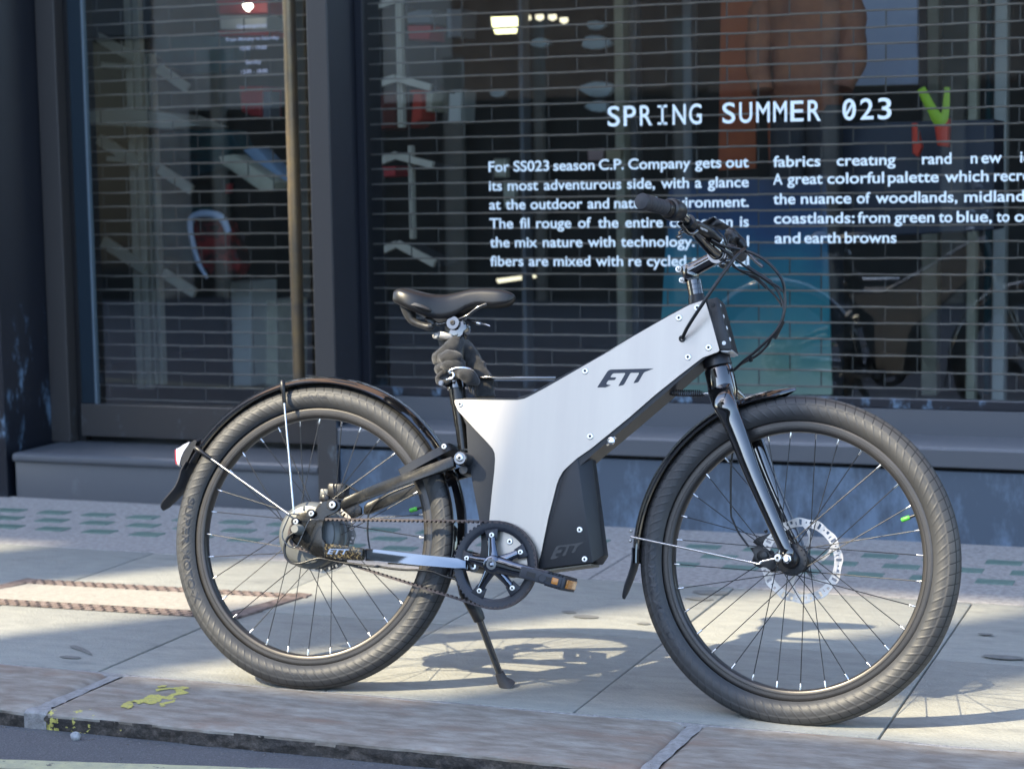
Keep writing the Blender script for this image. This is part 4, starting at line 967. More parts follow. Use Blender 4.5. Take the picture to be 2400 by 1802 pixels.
for c_, u, v in (('c2',657,1132),('c2',1738,846),('c2',1782,1410),('c3',845,1087),('c3',690,1174),('c3',942,1424),('c3',767,1505),('k8',990,566)):
    bm = bmesh.new(); screw(bm, T(c_, [(u, v)], YP)[0]-Vector((0,.0002,0)), -Yv, .0074); obj('screw', bm, [M['screwm'], M['dark']], o_panel, 35)
bm = bmesh.new(); g0 = T('c3', [(718,1350)], YP)[0]; lathe(bm, [(.0078, .001), (.0075, -.003), (.0045, -.0035), (.003, .001)], g0, Yv, 24); obj('cable_grommet', bm, M['satin'], o_panel, 40)
# thin upper bar behind the panel, lock plug under the frame
bm = bmesh.new(); a, b = T('c2', [(770,913),(1500,912)], .020); bbox(bm, a, b, .016, .0028, 0, .001); bp('top_bar', bm, M['gloss'])
bm = bmesh.new(); a, b = T('c2', [(1905,1470),(1990,1395)], -.028); bbox(bm, a, b, .010, .0085, 0, .003); 
lathe(bm, [(.0085, 0), (.0085, .004), (.006, .005), (0, .005)], T('c2', [(1965,1450)], -.038)[0], -Yv, 20); bp('battery_lock', bm, M['steel'])

# ---------------------------------------------------------------- battery
l1 = T('c4', [(893,540),(992,1252)], -.043); l0 = T('c4', [(800,540),(632,1300)], -.043); l2 = T('c4', [(1000,470),(1076,1202)], -.020)
lb = T('c4', [(632,1300)], -.043)[0]
bot = T('c4', [(632,1300),(1000,1256)], -.043); bot2 = T('c4', [(1078,1206)], -.018)[0]; top2 = T('c4', [(982,470)], -.018)[0]
def ringb(pr, p1, p2): # section: rear edge, chamfer edge, front edge
    return [Vector((pr.x,-.043,pr.z)), Vector((p1.x,-.043,p1.z)), Vector((p2.x,-.018,p2.z)), Vector((p2.x,.018,p2.z)), Vector((p1.x,.043,p1.z)), Vector((pr.x,.043,pr.z))]
bm = bmesh.new(); tp = T('c4', [(830,545),(893,530)], -.043)
loft(bm, [ringb(bot[0], bot[1], bot2), ringb(tp[0], tp[1], top2)])
bmesh.ops.bevel(bm, geom=bm.edges[:], offset=.0022, segments=2, affect='EDGES', profile=.5, clamp_overlap=True)
bat = bp('battery', bm, M['matte'])
for u, v in ((2035,390),(2110,830)):
    bm = bmesh.new(); screw(bm, T('k8', [(u, v)], -.043)[0]-Vector((0,.0002,0)), -Yv, .0066); obj('screw', bm, [M['screwm'], M['dark']], bat, 35)
bl = [(1595,830),(1680,650),(1710,628),(1740,625),(1930,600),(2100,575),(2050,610),(2010,640),(1965,725),(1945,738),(1910,735),(1955,655),(1960,630),(1880,635),(1830,770),(1805,782),(1775,778),(1838,660),(1835,645),(1745,650),(1725,660),(1705,695),(1765,690),(1780,690),(1755,735),(1690,745),(1672,785),(1728,790),(1690,815),(1650,830)]
obj('logo', logo_mesh(T('k8', bl, -.043), -.0437, .0009), M['satin'], bat)
bm = bmesh.new(); g = T('c4', [(660,1306),(1000,1262)], -.036); box(bm, g[0].x, g[1].x-.004, -.036, .036, 0, .004, 0, .001)
for v in bm.verts: v.co.z += g[0].z-.003 + (v.co.x-g[0].x)/(g[1].x-g[0].x)*(g[1].z-g[0].z)
obj('bottom_plate', bm, mat('tan_plate', (.20, .18, .14), .5), bat)

# ---------------------------------------------------------------- rear arms, drop-outs
for s in (-1, 1):
    y0, y1 = (-.078, -.060) if s < 0 else (.060, .078)
    up = T('k4', [(1095,300),(1150,240)], -.078) + T('kg', [(0,350),(400,205),(735,78),(760,100),(765,180),(740,205),(400,308),(0,456)], -.078) + T('k4', [(1200,420),(1110,440),(1085,400)], -.078)
    arm = prismY('upper_arm', up, y0, y1, M['dusty'], bev=.003)
    lo = T('kg', [(0,985),(500,1042),(800,1072),(880,1085),(880,1180),(775,1166),(470,1142),(0,1097)], -.078); lo = T('c6', [(1000,788)], -.078)+lo+T('c6', [(1000,908)], -.078)
    arm2 = prismY('lower_arm', lo, y0, y1, M['chrome'] if s < 0 else M['gloss'], bev=.003)
    if s < 0:
        cv = T('c6', [(592,738),(700,742),(965,782),(980,795),(972,895),(955,904),(760,895),(592,880)], -.082)
        cover = prismY('arm_cover', cv, -.082, -.062, M['scuffed'], bev=.003)
        cl = [(-0,0)]
        vs, fs = text_mesh('ETT', 1.0, .02, 3); bm = bmesh.new(); a, b = T('c6', [(618,840),(818,845)], -.0828); h = (T('c6', [(618,785)], -.0828)[0]-a).z; W_ = max(v.x for v in vs)
        put(bm, vs, fs, lambda v: a+(b-a)*((v.x+v.y*.25)/W_)+Vector((0, 0, v.y/capH*h*.9))); obj('logo', bm, M['chrome'], cover)
    dp = T('k4', [(690,430),(725,365),(820,315),(950,268),(1020,275),(1080,330),(1090,400),(1085,450),(1000,490),(880,530),(825,565),(803,630),(785,760),(782,915),(800,940),(845,970),(832,1245),(780,1240),(640,1180),(500,1060),(400,1010),(310,930),(300,800),(330,690),(385,520),(420,490),(490,465),(600,478),(670,505)], -.068)
    dpo = prismY('dropout', dp, -.068*1 if s < 0 else .060, -.060 if s < 0 else .068, M['dusty'], bev=.0015)
    if s < 0:
        for u, v, r_ in ((962,366,.0085),(622,507,.0068),(370,638,.0066)):
            bm = bmesh.new(); lathe(bm, [(r_*1.45, 0), (r_*1.45, .006), (r_*1.3, .008)], T('k4', [(u, v)], -.068)[0], -Yv, 20, cap=True); screw(bm, T('k4', [(u, v)], -.0775)[0], -Yv, r_); 
            for f in bm.faces:
                if f.calc_center_median().y > -.0765: f.material_index = 2
            obj('screw', bm, [M['screwm'], M['dark'], M['satin']], dpo, 35)
        bm = bmesh.new(); lathe(bm, [(.0125, 0), (.0125, .010), (.0098, .014), (.0098, .026), (.0088, .0285), (0, .0285)], T('k4', [(430,770)], -.068)[0], -Yv, 28); obj('axle_cap', bm, mat('grey_cap', (.17, .175, .165), .5), dpo, 35)
        bm = bmesh.new(); tube(bm, smooth_path(T('k4', [(740,610),(620,608),(575,640),(520,760),(450,920),(400,1020),(370,1048),(320,1055),(250,1030),(180,950),(150,880),(160,790),(220,640),(280,525),(350,515),(430,528)], -.088), 4), .0016, 8); obj('wire_guard', bm, M['gloss'], dpo, 60)
# pivot through the frame and the plastic yoke round the tyre
pv = T('k2', [(2090,1180)], -.085)[0]; pv.y = 0
bm = bmesh.new(); lathe(bm, [(.0, -.086), (.0135, -.086), (.0160, -.083), (.0165, -.076), (.0165, .076), (.0135, .082), (0, .082)], pv, Yv, 32); piv = bp('pivot', bm, M['gloss'])
bm = bmesh.new(); screw(bm, pv+Vector((0,-.0865,0)), -Yv, .0088); obj('screw', bm, [M['screwm'], M['dark']], piv, 35)
bm = bmesh.new(); a = T('c4', [(160,640)], -.03)[0]; lathe(bm, [(0, -.03), (.010, -.03), (.012, -.024), (.012, .024), (.010, .03), (0, .03)], a, Yv, 20); bp('stop_peg', bm, M['satin'])
ya = T('k2', [(1300,1360),(1900,985)], -.060); A_, B_ = Vector((ya[0].x, 0, ya[0].z)), Vector((ya[1].x+.004, 0, ya[1].z)); 
bm = bmesh.new(); ax = (B_-A_).normalized(); up_ = Vector((-ax.z, 0, ax.x)); L = (B_-A_).length
outer = []; inner = []
for k in range(25):
    t = k/24; s = 2*t-1      # from near tip round the front to the far tip
    th = math.pi*t
    outer.append((L*(.02+.98*min(1, 1.35*math.sin(th))), -.069*math.cos(th)**1 if abs(math.cos(th)) > .0 else 0))
for k in range(25):
    th = math.pi*k/24; inner.append((L*(.02+.98*min(1, 1.2*math.sin(th))*.74), -.045*math.cos(th)))
rings = []
for (o_, i_) in zip(outer, inner):
    P = lambda q, h: A_+ax*q[0]+up_*h+Vector((0, q[1], 0))
    rings.append([P(o_, -.016), P(o_, .004), P(i_, .006), P(i_, -.016)])
loft(bm, rings); bmesh.ops.bevel(bm, geom=bm.edges[:], offset=.0012, segments=1, affect='EDGES', clamp_overlap=True)
yk = bp('mudguard_yoke', bm, M['satin'], smooth=35)
bm = bmesh.new(); screw(bm, T('k2', [(1900,1035)], -.058)[0]+Vector((0,-.008,0)), -Yv, .0062); obj('screw', bm, [M['screwm'], M['dark']], yk, 35)
# cable from the motor along the lower arm
bm = bmesh.new(); tube(bm, smooth_path(T('k4', [(345,815),(280,860),(225,930),(185,1060),(200,1190),(260,1280),(350,1320),(450,1312),(560,1280),(650,1250),(760,1232),(900,1258),(1100,1298),(1400,1335),(1700,1370)], -.074)+T('c6', [(1120,962),(1250,985),(1400,1000),(1560,1003),(1680,1020),(1780,1058),(1910,1095)], -.066), 4), [.0034]*2+[.0026]*6, 9); bp('motor_cable', bm, M['cable'], smooth=60)
bm = bmesh.new(); tube(bm, smooth_path(T('c6', [(1500,140),(1250,240),(1120,330),(1045,430),(1030,540),(1030,660),(1050,790)], .06), 5), .0022, 8); bp('brake_hose', bm, M['cable'], smooth=60)
bm = bmesh.new(); tube(bm, smooth_path(T('k4', [(900,170),(960,80),(1060,30),(1180,50),(1290,100),(1400,170)], .06), 5), .0024, 8); bp('brake_hose', bm, M['cable'], smooth=60)
# rear brake calliper on the far side
bm = bmesh.new(); q = T('k4', [(1080,150)], .062)[0]; box(bm, q.x-.026, q.x+.020, .044, .080, q.z-.018, q.z+.018, 0, .006); lathe(bm, [(.011, 0), (.011, .008), (.008, .010), (0, .010)], T('k4', [(830,260)], .040)[0]+Vector((0,.008,0)), -Yv, 20); 
q = T('k4', [(830,190)], .05)[0]; box(bm, q.x-.010, q.x+.012, .046, .070, q.z-.014, q.z+.012, 1, .003)
rc_ = bp('brake_calliper', bm, [M['satin'], M['motor']], smooth=35)

# ---------------------------------------------------------------- drive: chainring, belt, cranks, pedals
CC = T('k8', [(772,918)], -.060)[0]; CC.y = 0
Rr = .0990
ring_ = bem('chainring', CC)
bm = bmesh.new()
lathe(bm, [(.0945, -.066), (.0945, -.054), (.0765, -.056), (.0755, -.058), (.0755, -.063), (.078, -.0645), (.086, -.0655)], Vector((0,0,0)), Yv, 96, loop=True)
for k in range(55):
    a = 2*math.pi*k/55; box(bm, .094, .0985, -.065, -.055, -.0028, .0028, 0, .001, Matrix.Rotation(a, 4, 'Y'))
obj('belt_ring', bm, mat('blue_black_alloy', (.022, .026, .036), .38, .3), ring_, 35)
c0 = T('k8', [(705,910)], -.075)[0]; 
angs = []
for (u, v) in ((720,480),(1128,735),(1015,1245),(545,1290),(362,820)):
    q = T('k8', [(u, v)], -.066)[0]-CC; angs.append(math.atan2(q.z, q.x))
for a in angs:
    bm = bmesh.new(); d = Vector((math.cos(a), 0, math.sin(a))); n = Vector((-math.sin(a), 0, math.cos(a)))
    prism(bm, [Vector((0,-.0665,0))+d*r_+n*h for r_, h in ((.055,-.0115),(.079,-.0155),(.079,.0155),(.055,.0115))], Vector((0,.006,0)), 0, .001); obj('bolt_tab', bm, bpy.data.materials['blue_black_alloy'], ring_, 35)
for a in angs:
    bm = bmesh.new(); d = Vector((math.cos(a), 0, math.sin(a))); screw(bm, d*.0665+Vector((0,-.0668,0)), -Yv, .0062); obj('chainring_bolt', bm, [M['screwm'], M['dark']], ring_, 35)
crank = bem('crank_arm', CC)
bm = bmesh.new()
for a in angs:
    d = Vector((math.cos(a), 0, math.sin(a))); tube(bm, [Vector((0,-.070,0)), d*.022+Vector((0,-.071,0)), d*.045+Vector((0,-.070,0)), d*.060+Vector((0,-.068,0))], [.017, .0125, .009, .0085], 14, flat=.55, fy=Yv)
pe = T('k8', [(1640,1120)], -.105)[0]-CC
tube(bm, [Vector((-.004,-.075,.001)), Vector((.012,-.078,0)), pe*.35+Vector((0,-.072*.65,0)), pe*.75+Vector((0,-.018,0)), pe*.93+Vector((0,-.005,0)), pe*1.04], [.016, .019, .0165, .0140, .0145, .0105], 18, flat=.55, fy=Yv)
lathe(bm, [(.019, 0), (.021, .012), (.0205, .024), (.018, .027)], Vector((0,-.060,0)), -Yv, 32, cap=True)
obj('crank_body', bm, M['chrome'], crank, 60)
bm = bmesh.new(); lathe(bm, [(.0115, .0272), (.0115, .0285), (.0062, .0288), (.006, .024), (0, .024)], Vector((0,-.060,0)), -Yv, 28); obj('crank_bolt', bm, M['motor'], crank, 35)
def pedal(c, s):
    p = bem('pedal', c); bm = bmesh.new()
    d = Vector((.978, 0, -.21)); n = Vector((.21, 0, .978)); y0, y1 = (-.095, 0) if s < 0 else (0, .095)
    Mx = Matrix(((d.x, 0, n.x, 0), (0, 1, 0, 0), (d.z, 0, n.z, 0), (0, 0, 0, 1)))
    box(bm, -.054, .040, y0, y0+.010, -.0125, .0125, 0, .003, Mx); box(bm, -.054, .040, y1-.010, y1, -.0125, .0125, 0, .003, Mx)
    box(bm, -.058, -.048, y0+.006, y1-.006, -.0115, .0115, 0, .002, Mx); box(bm, .036, .046, y0+.002, y1-.002, -.0125, .0125, 0, .002, Mx)
    tube(bm, [Vector((-.004, y0, 0)), Vector((-.004, y1+(.012 if s < 0 else 0), 0))], .009, 14)
    for k in range(6): box(bm, .004+k*.0075, .0065+k*.0075, y0+.001, y1-.001, .0126, .0160, 0, 0, Mx); box(bm, .004+k*.0075, .0065+k*.0075, y0+.001, y1-.001, -.0150, -.0126, 0, 0, Mx)
    for k in range(2): box(bm, -.040+k*.035, -.020+k*.035, y0-.0008, y0+.001, -.005, .005, 1, 0, Mx)
    lathe(bm, [(.009, 0), (.0095, .001), (.0080, .0016), (.0075, .0004), (0, .0004)], Vector((-.004, y0-.0005, 0)), -Yv, 22, 0)
    obj('pedal_body', bm, [mat('pedal_plastic', (.030, .034, .044), .5) if s < 0 else bpy.data.materials['pedal_plastic'], M['dark']], p, 35)
    bm = bmesh.new(); box(bm, .0464, .0495, y0+.012, y1-.012, -.0095, .0095, 0, .001, Mx); box(bm, .018, .0325, y0-.0014, y0+.0005, -.0065, .0070, 0, .0005, Mx)
    obj('pedal_reflector', bm, M['orange'], p, 35)
    return p
pq = T('k8', [(1500,1115)], -.205)[0]; pedal(Vector((pq.x, -.110, pq.z)), -1)
lc = bem('crank_arm', CC); bm = bmesh.new(); pe2 = Vector((-pe.x, .105, -pe.z)); tube(bm, [Vector((0,.070,0)), pe2*.4+Vector((0,.045,0)), pe2], [.018, .015, .011], 16, flat=.55, fy=Yv); obj('crank_body', bm, M['chrome'], lc, 60)
pedal(CC+Vector((pe2.x, .112, pe2.z)), 1)
bm = bmesh.new(); tube(bm, [CC+Vector((0,-.058,0)), CC+Vector((0,.068,0))], .021, 24); bp('bottom_bracket', bm, M['satin'])
# toothed belt round both pulleys
C1, r1, C2, r2 = CC, .0975, RC, .0365
dx = (C2-C1); D = dx.length; base = math.atan2(dx.z, dx.x); off = math.acos((r1-r2)/D)
path = []
a0, a1 = base+off, base-off            # tangent directions, lower and upper side
def arc(c, r_, s, e, n): return [(Vector((c.x+r_*math.cos(s+(e-s)*k/n), 0, c.z+r_*math.sin(s+(e-s)*k/n))), Vector((math.cos(s+(e-s)*k/n), 0, math.sin(s+(e-s)*k/n)))) for k in range(n+1)]
up_n, lo_n = (a1, a0)
def nrm(a): return Vector((math.cos(a), 0, math.sin(a)))
if nrm(a0).z > nrm(a1).z: a0, a1 = a1, a0     # a1 = upper tangent
A_hi = math.atan2(nrm(a1).z, nrm(a1).x); A_lo = math.atan2(nrm(a0).z, nrm(a0).x)
if A_lo > A_hi: A_lo -= 2*math.pi
pts = arc(C1, r1, A_hi, A_lo, 110)
p, q = C1+nrm(A_lo)*r1, C2+nrm(A_lo)*r2
pts += [(p.lerp(q, k/170), nrm(A_lo)) for k in range(1, 170)]
pts += arc(C2, r2, A_lo, A_hi-2*math.pi, 40)
p, q = C2+nrm(A_hi)*r2, C1+nrm(A_hi)*r1
pts += [(p.lerp(q, k/170), nrm(A_hi)) for k in range(1, 170)]
s = 0; rings = []
den = []
for i in range(len(pts)):
    p, n = pts[i]; q, n2 = pts[(i+1) % len(pts)]
    for k in range(3): den.append((p.lerp(q, k/3), n.lerp(n2, k/3).normalized()))
for i, (p, n) in enumerate(den):
    if i: s += (p-den[i-1][0]).length
    t = (s/.011) % 1; dep = .0052 if t < .48 else (.0024 if t < .56 or t > .92 else .0018)
    if t > .85 and t < .92: dep = .0018
    P = Vector((p.x, 0, p.z))
    rings.append([P+n*.0012+Vector((0,-.0665,0)), P+n*.0012+Vector((0,-.0545,0)), P-n*dep+Vector((0,-.0545,0)), P-n*dep+Vector((0,-.0665,0))])
bm = bmesh.new(); V = [[bm.verts.new(p) for p in r_] for r_ in rings]
for i in range(len(V)):
    A, B = V[i], V[(i+1) % len(V)]
    for k in range(4): bm.faces.new((A[k], A[(k+1) % 4], B[(k+1) % 4], B[k]))
bp('drive_belt', bm, M['beltm'], smooth=30)
# hidden arm screw inside the ring and kickstand
bm = bmesh.new(); lathe(bm, [(.0135, -.048), (.0135, .05), (0, .05)], T('k8', [(440,940)], -.05)[0]*1, Yv, 20); 
q = T('k8', [(437,935)], -.052)[0]; q.y = -.0525
bm.free(); bm = bmesh.new(); lathe(bm, [(.0135, .002), (.0135, .07)], Vector((q.x, -.052, q.z)), Yv, 24, cap=True); lp = bp('lower_pivot', bm, M['satin'])
bm = bmesh.new(); screw(bm, Vector((q.x, -.0505, q.z)), -Yv, .0085); obj('screw', bm, [M['screwm'], M['dark']], lp, 35)
bm = bmesh.new(); foot = BIKE.inv @ ground(1183, 1609); ft2 = BIKE.inv @ (ground(1178, 1606)+Vector((0,0,.018)))
tp = T('k8', [(330,1330)], .045)[0]; md = T('c7', [(785,470)], .050)[0]
tube(bm, [T('k8', [(240,1000)], .04)[0], tp, md, md+(foot-md).normalized()*.012], [.014, .016, .0145, .0135], 14); ks = bp('kickstand', bm, M['satin'], smooth=60)
bm = bmesh.new(); tube(bm, [md, md+(foot-md)*.5, md+(foot-md)*.86], [.0085, .0082, .0080], 14); obj('kickstand_leg', bm, M['gloss'], ks, 60)
bm = bmesh.new(); dn = (foot-md).normalized(); e = md+(foot-md)*.80
fo = BIKE.inv @ (ground(1195, 1609)); t_ = foot
tube(bm, [e, md+(foot-md)*.9, md+(foot-md)*.955+(fo-foot)*.4, foot.lerp(fo, .6)], [.0105, .0125, .0175, .0205], 16); obj('kickstand_foot', bm, M['rubber2'], ks, 60)

# ---------------------------------------------------------------- seat post, saddle
bm = bmesh.new(); sp_ = T('c2', [(600,560),(628,985),(690,1525)], 0)
tube(bm, [sp_[1]+(sp_[1]-sp_[2])*.02, sp_[1].lerp(sp_[2], .28)], [.0195, .0185], 24); tube(bm, [sp_[1].lerp(sp_[2], .28), sp_[1].lerp(sp_[2], .62)], [.0165, .0150], 24); tube(bm, [sp_[1].lerp(sp_[2], .62), sp_[2]], [.0140, .0132], 24)
bp('seat_tube', bm, M['dusty'])
bm = bmesh.new(); q = sp_[1]; d = (sp_[1]-sp_[2]).normalized(); tube(bm, [q-d*.004, q+d*.012], .0225, 24); lathe(bm, [(.006, 0), (.006, .03)], T('c2', [(530,965)], -.012)[0], -Yv, 14, cap=True); lathe(bm, [(.0045, .0302), (.0045, .032), (0, .032)], T('c2', [(530,965)], -.012)[0], -Yv, 14); bp('seat_clamp', bm, M['gloss'])
bm = bmesh.new(); st = T('c2', [(650,600),(640,760),(632,1000)], 0); tube(bm, st, [.0135, .0135, .0135], 22); bp('seat_post', bm, M['satin'])
bm = bmesh.new()
kn = T('sd', [(468,720),(480,670),(540,640),(600,652),(700,672),(720,700),(712,745),(640,752),(520,740)], -.020); prism(bm, [Vector((p.x,-.020,p.z)) for p in kn], Vector((0,.04,0)), 0, .004)
lathe(bm, [(.0068, 0), (.0068, .003), (.0040, .0035), (.0036, .001), (0, .001)], T('sd', [(503,706)], -.020)[0], -Yv, 20)
bp('post_link', bm, mat('worn_grey_alloy', (.30, .29, .27), .4, .7, col2=(.2, .19, .18), nscale=60))
bm = bmesh.new()
cl = T('sd', [(600,600),(640,560),(700,500),(800,470),(830,520),(890,545),(910,600),(880,650),(830,670),(820,740),(740,745),(700,690),(620,650)], -.018); prism(bm, [Vector((p.x,-.018,p.z)) for p in cl], Vector((0,.036,0)), 0, .004)
q = T('sd', [(728,535)], -.026)[0]; lathe(bm, [(0, 0), (.0150, 0), (.0160, .003), (.0160, .052), (.0150, .055), (0, .055)], Vector((q.x,-.0275,q.z)), Yv, 28)
bp('saddle_clamp', bm, M['gloss'])
bm = bmesh.new(); screw(bm, Vector((q.x,-.0278,q.z)), -Yv, .0062); bp('clamp_screw', bm, [M['satin'], M['dark']])
bm = bmesh.new(); a = T('sd', [(910,492),(1000,520),(1040,535)], .005); tube(bm, a, [.0030, .0048, .0045], 10); bp('dropper_cable', bm, M['cable'])
bm = bmesh.new(); a = T('sd', [(1040,536),(1085,546)], .005); tube(bm, a, .0044, 10); a = T('sd', [(1085,546),(1140,552),(1210,578)], .005); tube(bm, a, .0018, 8); bp('cable_end', bm, M['steel'])
sad = bem('saddle', Vector((0,0,0)))
# stations: px along, top px, skirt px, half width
stn = [(72,196,232,.050),(78,165,246,.060),(100,135,262,.067),(180,113,292,.0735),(300,134,350,.075),(430,166,408,.068),(560,180,462,.052),(700,172,470,.041),(840,140,420,.034),(980,108,330,.029),(1120,95,290,.026),(1250,95,300,.0245),(1380,110,290,.0225),(1470,138,268,.018),(1515,165,240,.012),(1534,185,222,.006)]
rings = []
for (x, zt, zb, hw) in stn:
    a = T('sd', [(x, zt)], 0)[0]; b = T('sd', [(x, zb)], -hw)[0]; b.x = a.x; rr = []
    H = a.z-b.z; crown = min(.012, H*.4)
    prof = []
    for k in range(13):
        t = k/12*math.pi/2; y = hw*math.sin(t)**.9; z = a.z - (H*.62)*(1-math.cos(t)**.55) if k < 12 else a.z-H*.62
        prof.append((y, z))
    prof += [(hw*1.0, b.z+H*.2), (hw*.97, b.z+H*.05), (hw*.86, b.z-.001), (hw*.6, b.z+H*.10), (0, b.z+H*.16)]
    R_ = [Vector((a.x, -y, z)) for y, z in prof]
    Lf = [Vector((a.x, y, z)) for y, z in prof[-2:0:-1]]
    rings.append(R_+Lf)
def resample(rings, m=4):
    out = []
    n = len(rings)
    for i in range(n-1):
        for k in range(m):
            t = k/m; p0 = rings[max(i-1,0)]; p1 = rings[i]; p2 = rings[i+1]; p3 = rings[min(i+2,n-1)]
            out.append([.5*((2*b)+(c-a)*t+(2*a-5*b+4*c-d)*t*t+(3*b-a-3*c+d)*t**3) for a, b, c, d in zip(p0, p1, p2, p3)])
    out.append(rings[-1]); return out
bm = bmesh.new(); loft(bm, resample(rings)); obj('saddle_cover', bm, M['leather'], sad, 60)
# lower rear wing and carry loop
bm = bmesh.new(); rr = []
for (x, zt, zb, hw) in ((74,252,300,.058),(100,258,330,.066),(200,268,345,.071),(320,300,372,.070),(420,345,392,.060),(470,375,400,.045)):
    a = T('sd', [(x, zt)], -hw)[0]; b = T('sd', [(x, zb)], -hw)[0]
    rr.append([Vector((a.x, -hw, a.z)), Vector((a.x, -hw-.003, a.z*.5+b.z*.5)), Vector((a.x, -hw*.92, b.z)), Vector((a.x, 0, b.z+.004)), Vector((a.x, hw*.92, b.z)), Vector((a.x, hw+.003, a.z*.5+b.z*.5)), Vector((a.x, hw, a.z)), Vector((a.x, 0, a.z))])
loft(bm, resample(rr)); obj('saddle_base', bm, mat('saddle_base_plastic', (.045, .044, .044), .42), sad, 60)
bm = bmesh.new(); lp_ = T('sd', [(150,320),(165,420),(200,500),(270,545),(360,575),(430,588),(470,570)], -.030)
tube(bm, smooth_path(lp_, 5), [.019, .014, .010, .008, .008, .009, .007], 12, flat=1.5, fy=Yv)
lp2 = T('sd', [(470,568),(440,520),(400,490),(385,470)], -.026); tube(bm, smooth_path(lp2, 5), [.007, .009, .007, .005], 10, flat=1.3, fy=Yv)
obj('carry_loop', bm, bpy.data.materials['saddle_base_plastic'], sad, 60)
for y in (-.021, .021):
    bm = bmesh.new(); tube(bm, smooth_path(T('sd', [(300,395),(420,470),(520,545),(600,545),(740,505),(850,472),(930,430),(1050,340),(1170,292)], y), 5), .0037, 10); obj('saddle_rail', bm, M['gloss'], sad, 60)

# ---------------------------------------------------------------- mudguards, stays, rear lamp
def guard(name, m_local, th0, th1, ro, hw, tip=None, fade=0):
    bm = bmesh.new(); n = 110; rings = []
    for i in range(n+1):
        t = i/n; a = th0+(th1-th0)*t; k = 1.0
        if tip and t > 1-tip[0]: k = max(.06, 1-((t-1+tip[0])/tip[0])**1.6)
        oc = []; ic = []
        for j in range(11):
            s = (j/10*2-1); y = hw*k*s; dr = -.017*abs(s)**2.4
            rr = ro+dr*min(1, k+.15)
            oc.append(Vector((rr*math.cos(a), y, rr*math.sin(a)))); ic.append(Vector(((rr-.003)*math.cos(a), y*.96, (rr-.003)*math.sin(a))))
        rings.append(oc+ic[::-1])
    loft(bm, rings)
    o = obj(name, bm, M['gloss'], bike, 50); o.matrix_local = m_local; return o
qa = T('tl', [(640,760)], 0)[0]-RC; qb = T('kg', [(800,1010)], 0)[0]-RC
tha, thb = math.atan2(qa.z, qa.x) % (2*math.pi), math.atan2(qb.z, qb.x)
rg = guard('rear_mudguard', Matrix.Translation(RC), thb-.16, tha, .3745, .0345)
fa = FI @ T('fl', [(255,930)], 0, FRONT)[0]; fb = FI @ T('k5', [(1590,585)], 0, FRONT)[0]
fg = guard('front_mudguard', MFW, (math.atan2(fa.z, fa.x)) % (2*math.pi), math.atan2(fb.z, fb.x), .372, .0345, (.11,))
def flap(par, path, hw, up, m_inv):
    bm = bmesh.new(); P = smooth_path(path, 6); n = len(P); rings = []
    for i, p in enumerate(P):
        t = i/(n-1); k = hw*(1-.25*t) if t < .75 else hw*(1-.25*t)*math.sqrt(max(.02, 1-((t-.75)/.25)**2.2))
        d = (P[min(i+1,n-1)]-P[max(i-1,0)]).normalized(); nn = d.cross(Yv).normalized()*.0016
        rings.append([p+Vector((0,-k,0))+nn*.6, p+Vector((0,-k*.5,0))+nn*1.8, p+nn*2.2, p+Vector((0,k*.5,0))+nn*1.8, p+Vector((0,k,0))+nn*.6, p+Vector((0,k,0))-nn, p-nn*.2, p+Vector((0,-k,0))-nn])
    loft(bm, rings); bmesh.ops.transform(bm, matrix=m_inv, verts=bm.verts[:])
    return obj('mud_flap', bm, M['rubber2'], par, 60)
flap(rg, T('tl', [(690,640),(600,800),(560,930),(480,1090),(360,1230),(250,1350),(165,1470)], 0), .036, 1, Matrix.Translation(-RC))
flap(fg, T('fl', [(270,700),(268,850),(250,960),(215,1080),(150,1260),(75,1480)], 0, FRONT), .034, 1, FI)
stay_par = rg
def stay(par, pts, inv, cap=True):
    bm = bmesh.new(); tube(bm, [inv @ p for p in pts], .0023, 10); obj('mudguard_stay', bm, M['steel'], par, 60)
    if cap:
        bm = bmesh.new(); a, b = pts[0], pts[1]; d = (b-a).normalized()
        tube(bm, [inv @ p for p in (a-d*.004, a, a+d*.022, a+d*.024, a+d*.050, a+d*.052)], [.004, .0062, .0058, .0048, .0046, .003], 12); obj('stay_cap', bm, M['satin'], par, 50)
IR = Matrix.Translation(-RC)
stay(rg, [T('k1', [(1452,195)], -.040)[0], T('k4', [(338,500)], -.070)[0]], IR)
stay(rg, [T('k1', [(328,1050)], -.040)[0], T('k4', [(262,520)], -.070)[0]], IR)
s1, s2, s3 = T('fl', [(190,515)], -.038, FRONT)[0], T('k7', [(580,840)], -.072, FRONT)[0], T('k7', [(935,760)], -.072, FRONT)[0]
stay(fg, smooth_path([s1, s1.lerp(s2, .5), s2, s2.lerp(s3, .25), s3], 4), FI, False)
bm = bmesh.new(); screw(bm, FI @ s3+Vector((0,-.003,0)), -Yv, .0078); lathe(bm, [(.0085, 0), (.0085, .006)], FI @ s3, Yv, 18, cap=True)
for u, v in ((190,430),(180,580)): bmesh.ops.create_uvsphere(bm, u_segments=10, v_segments=6, radius=.0038, matrix=Matrix.Translation(FI @ T('fl', [(u, v)], -.028, FRONT)[0]))
obj('stay_screw', bm, [M['screwm'], M['dark']], fg, 35)
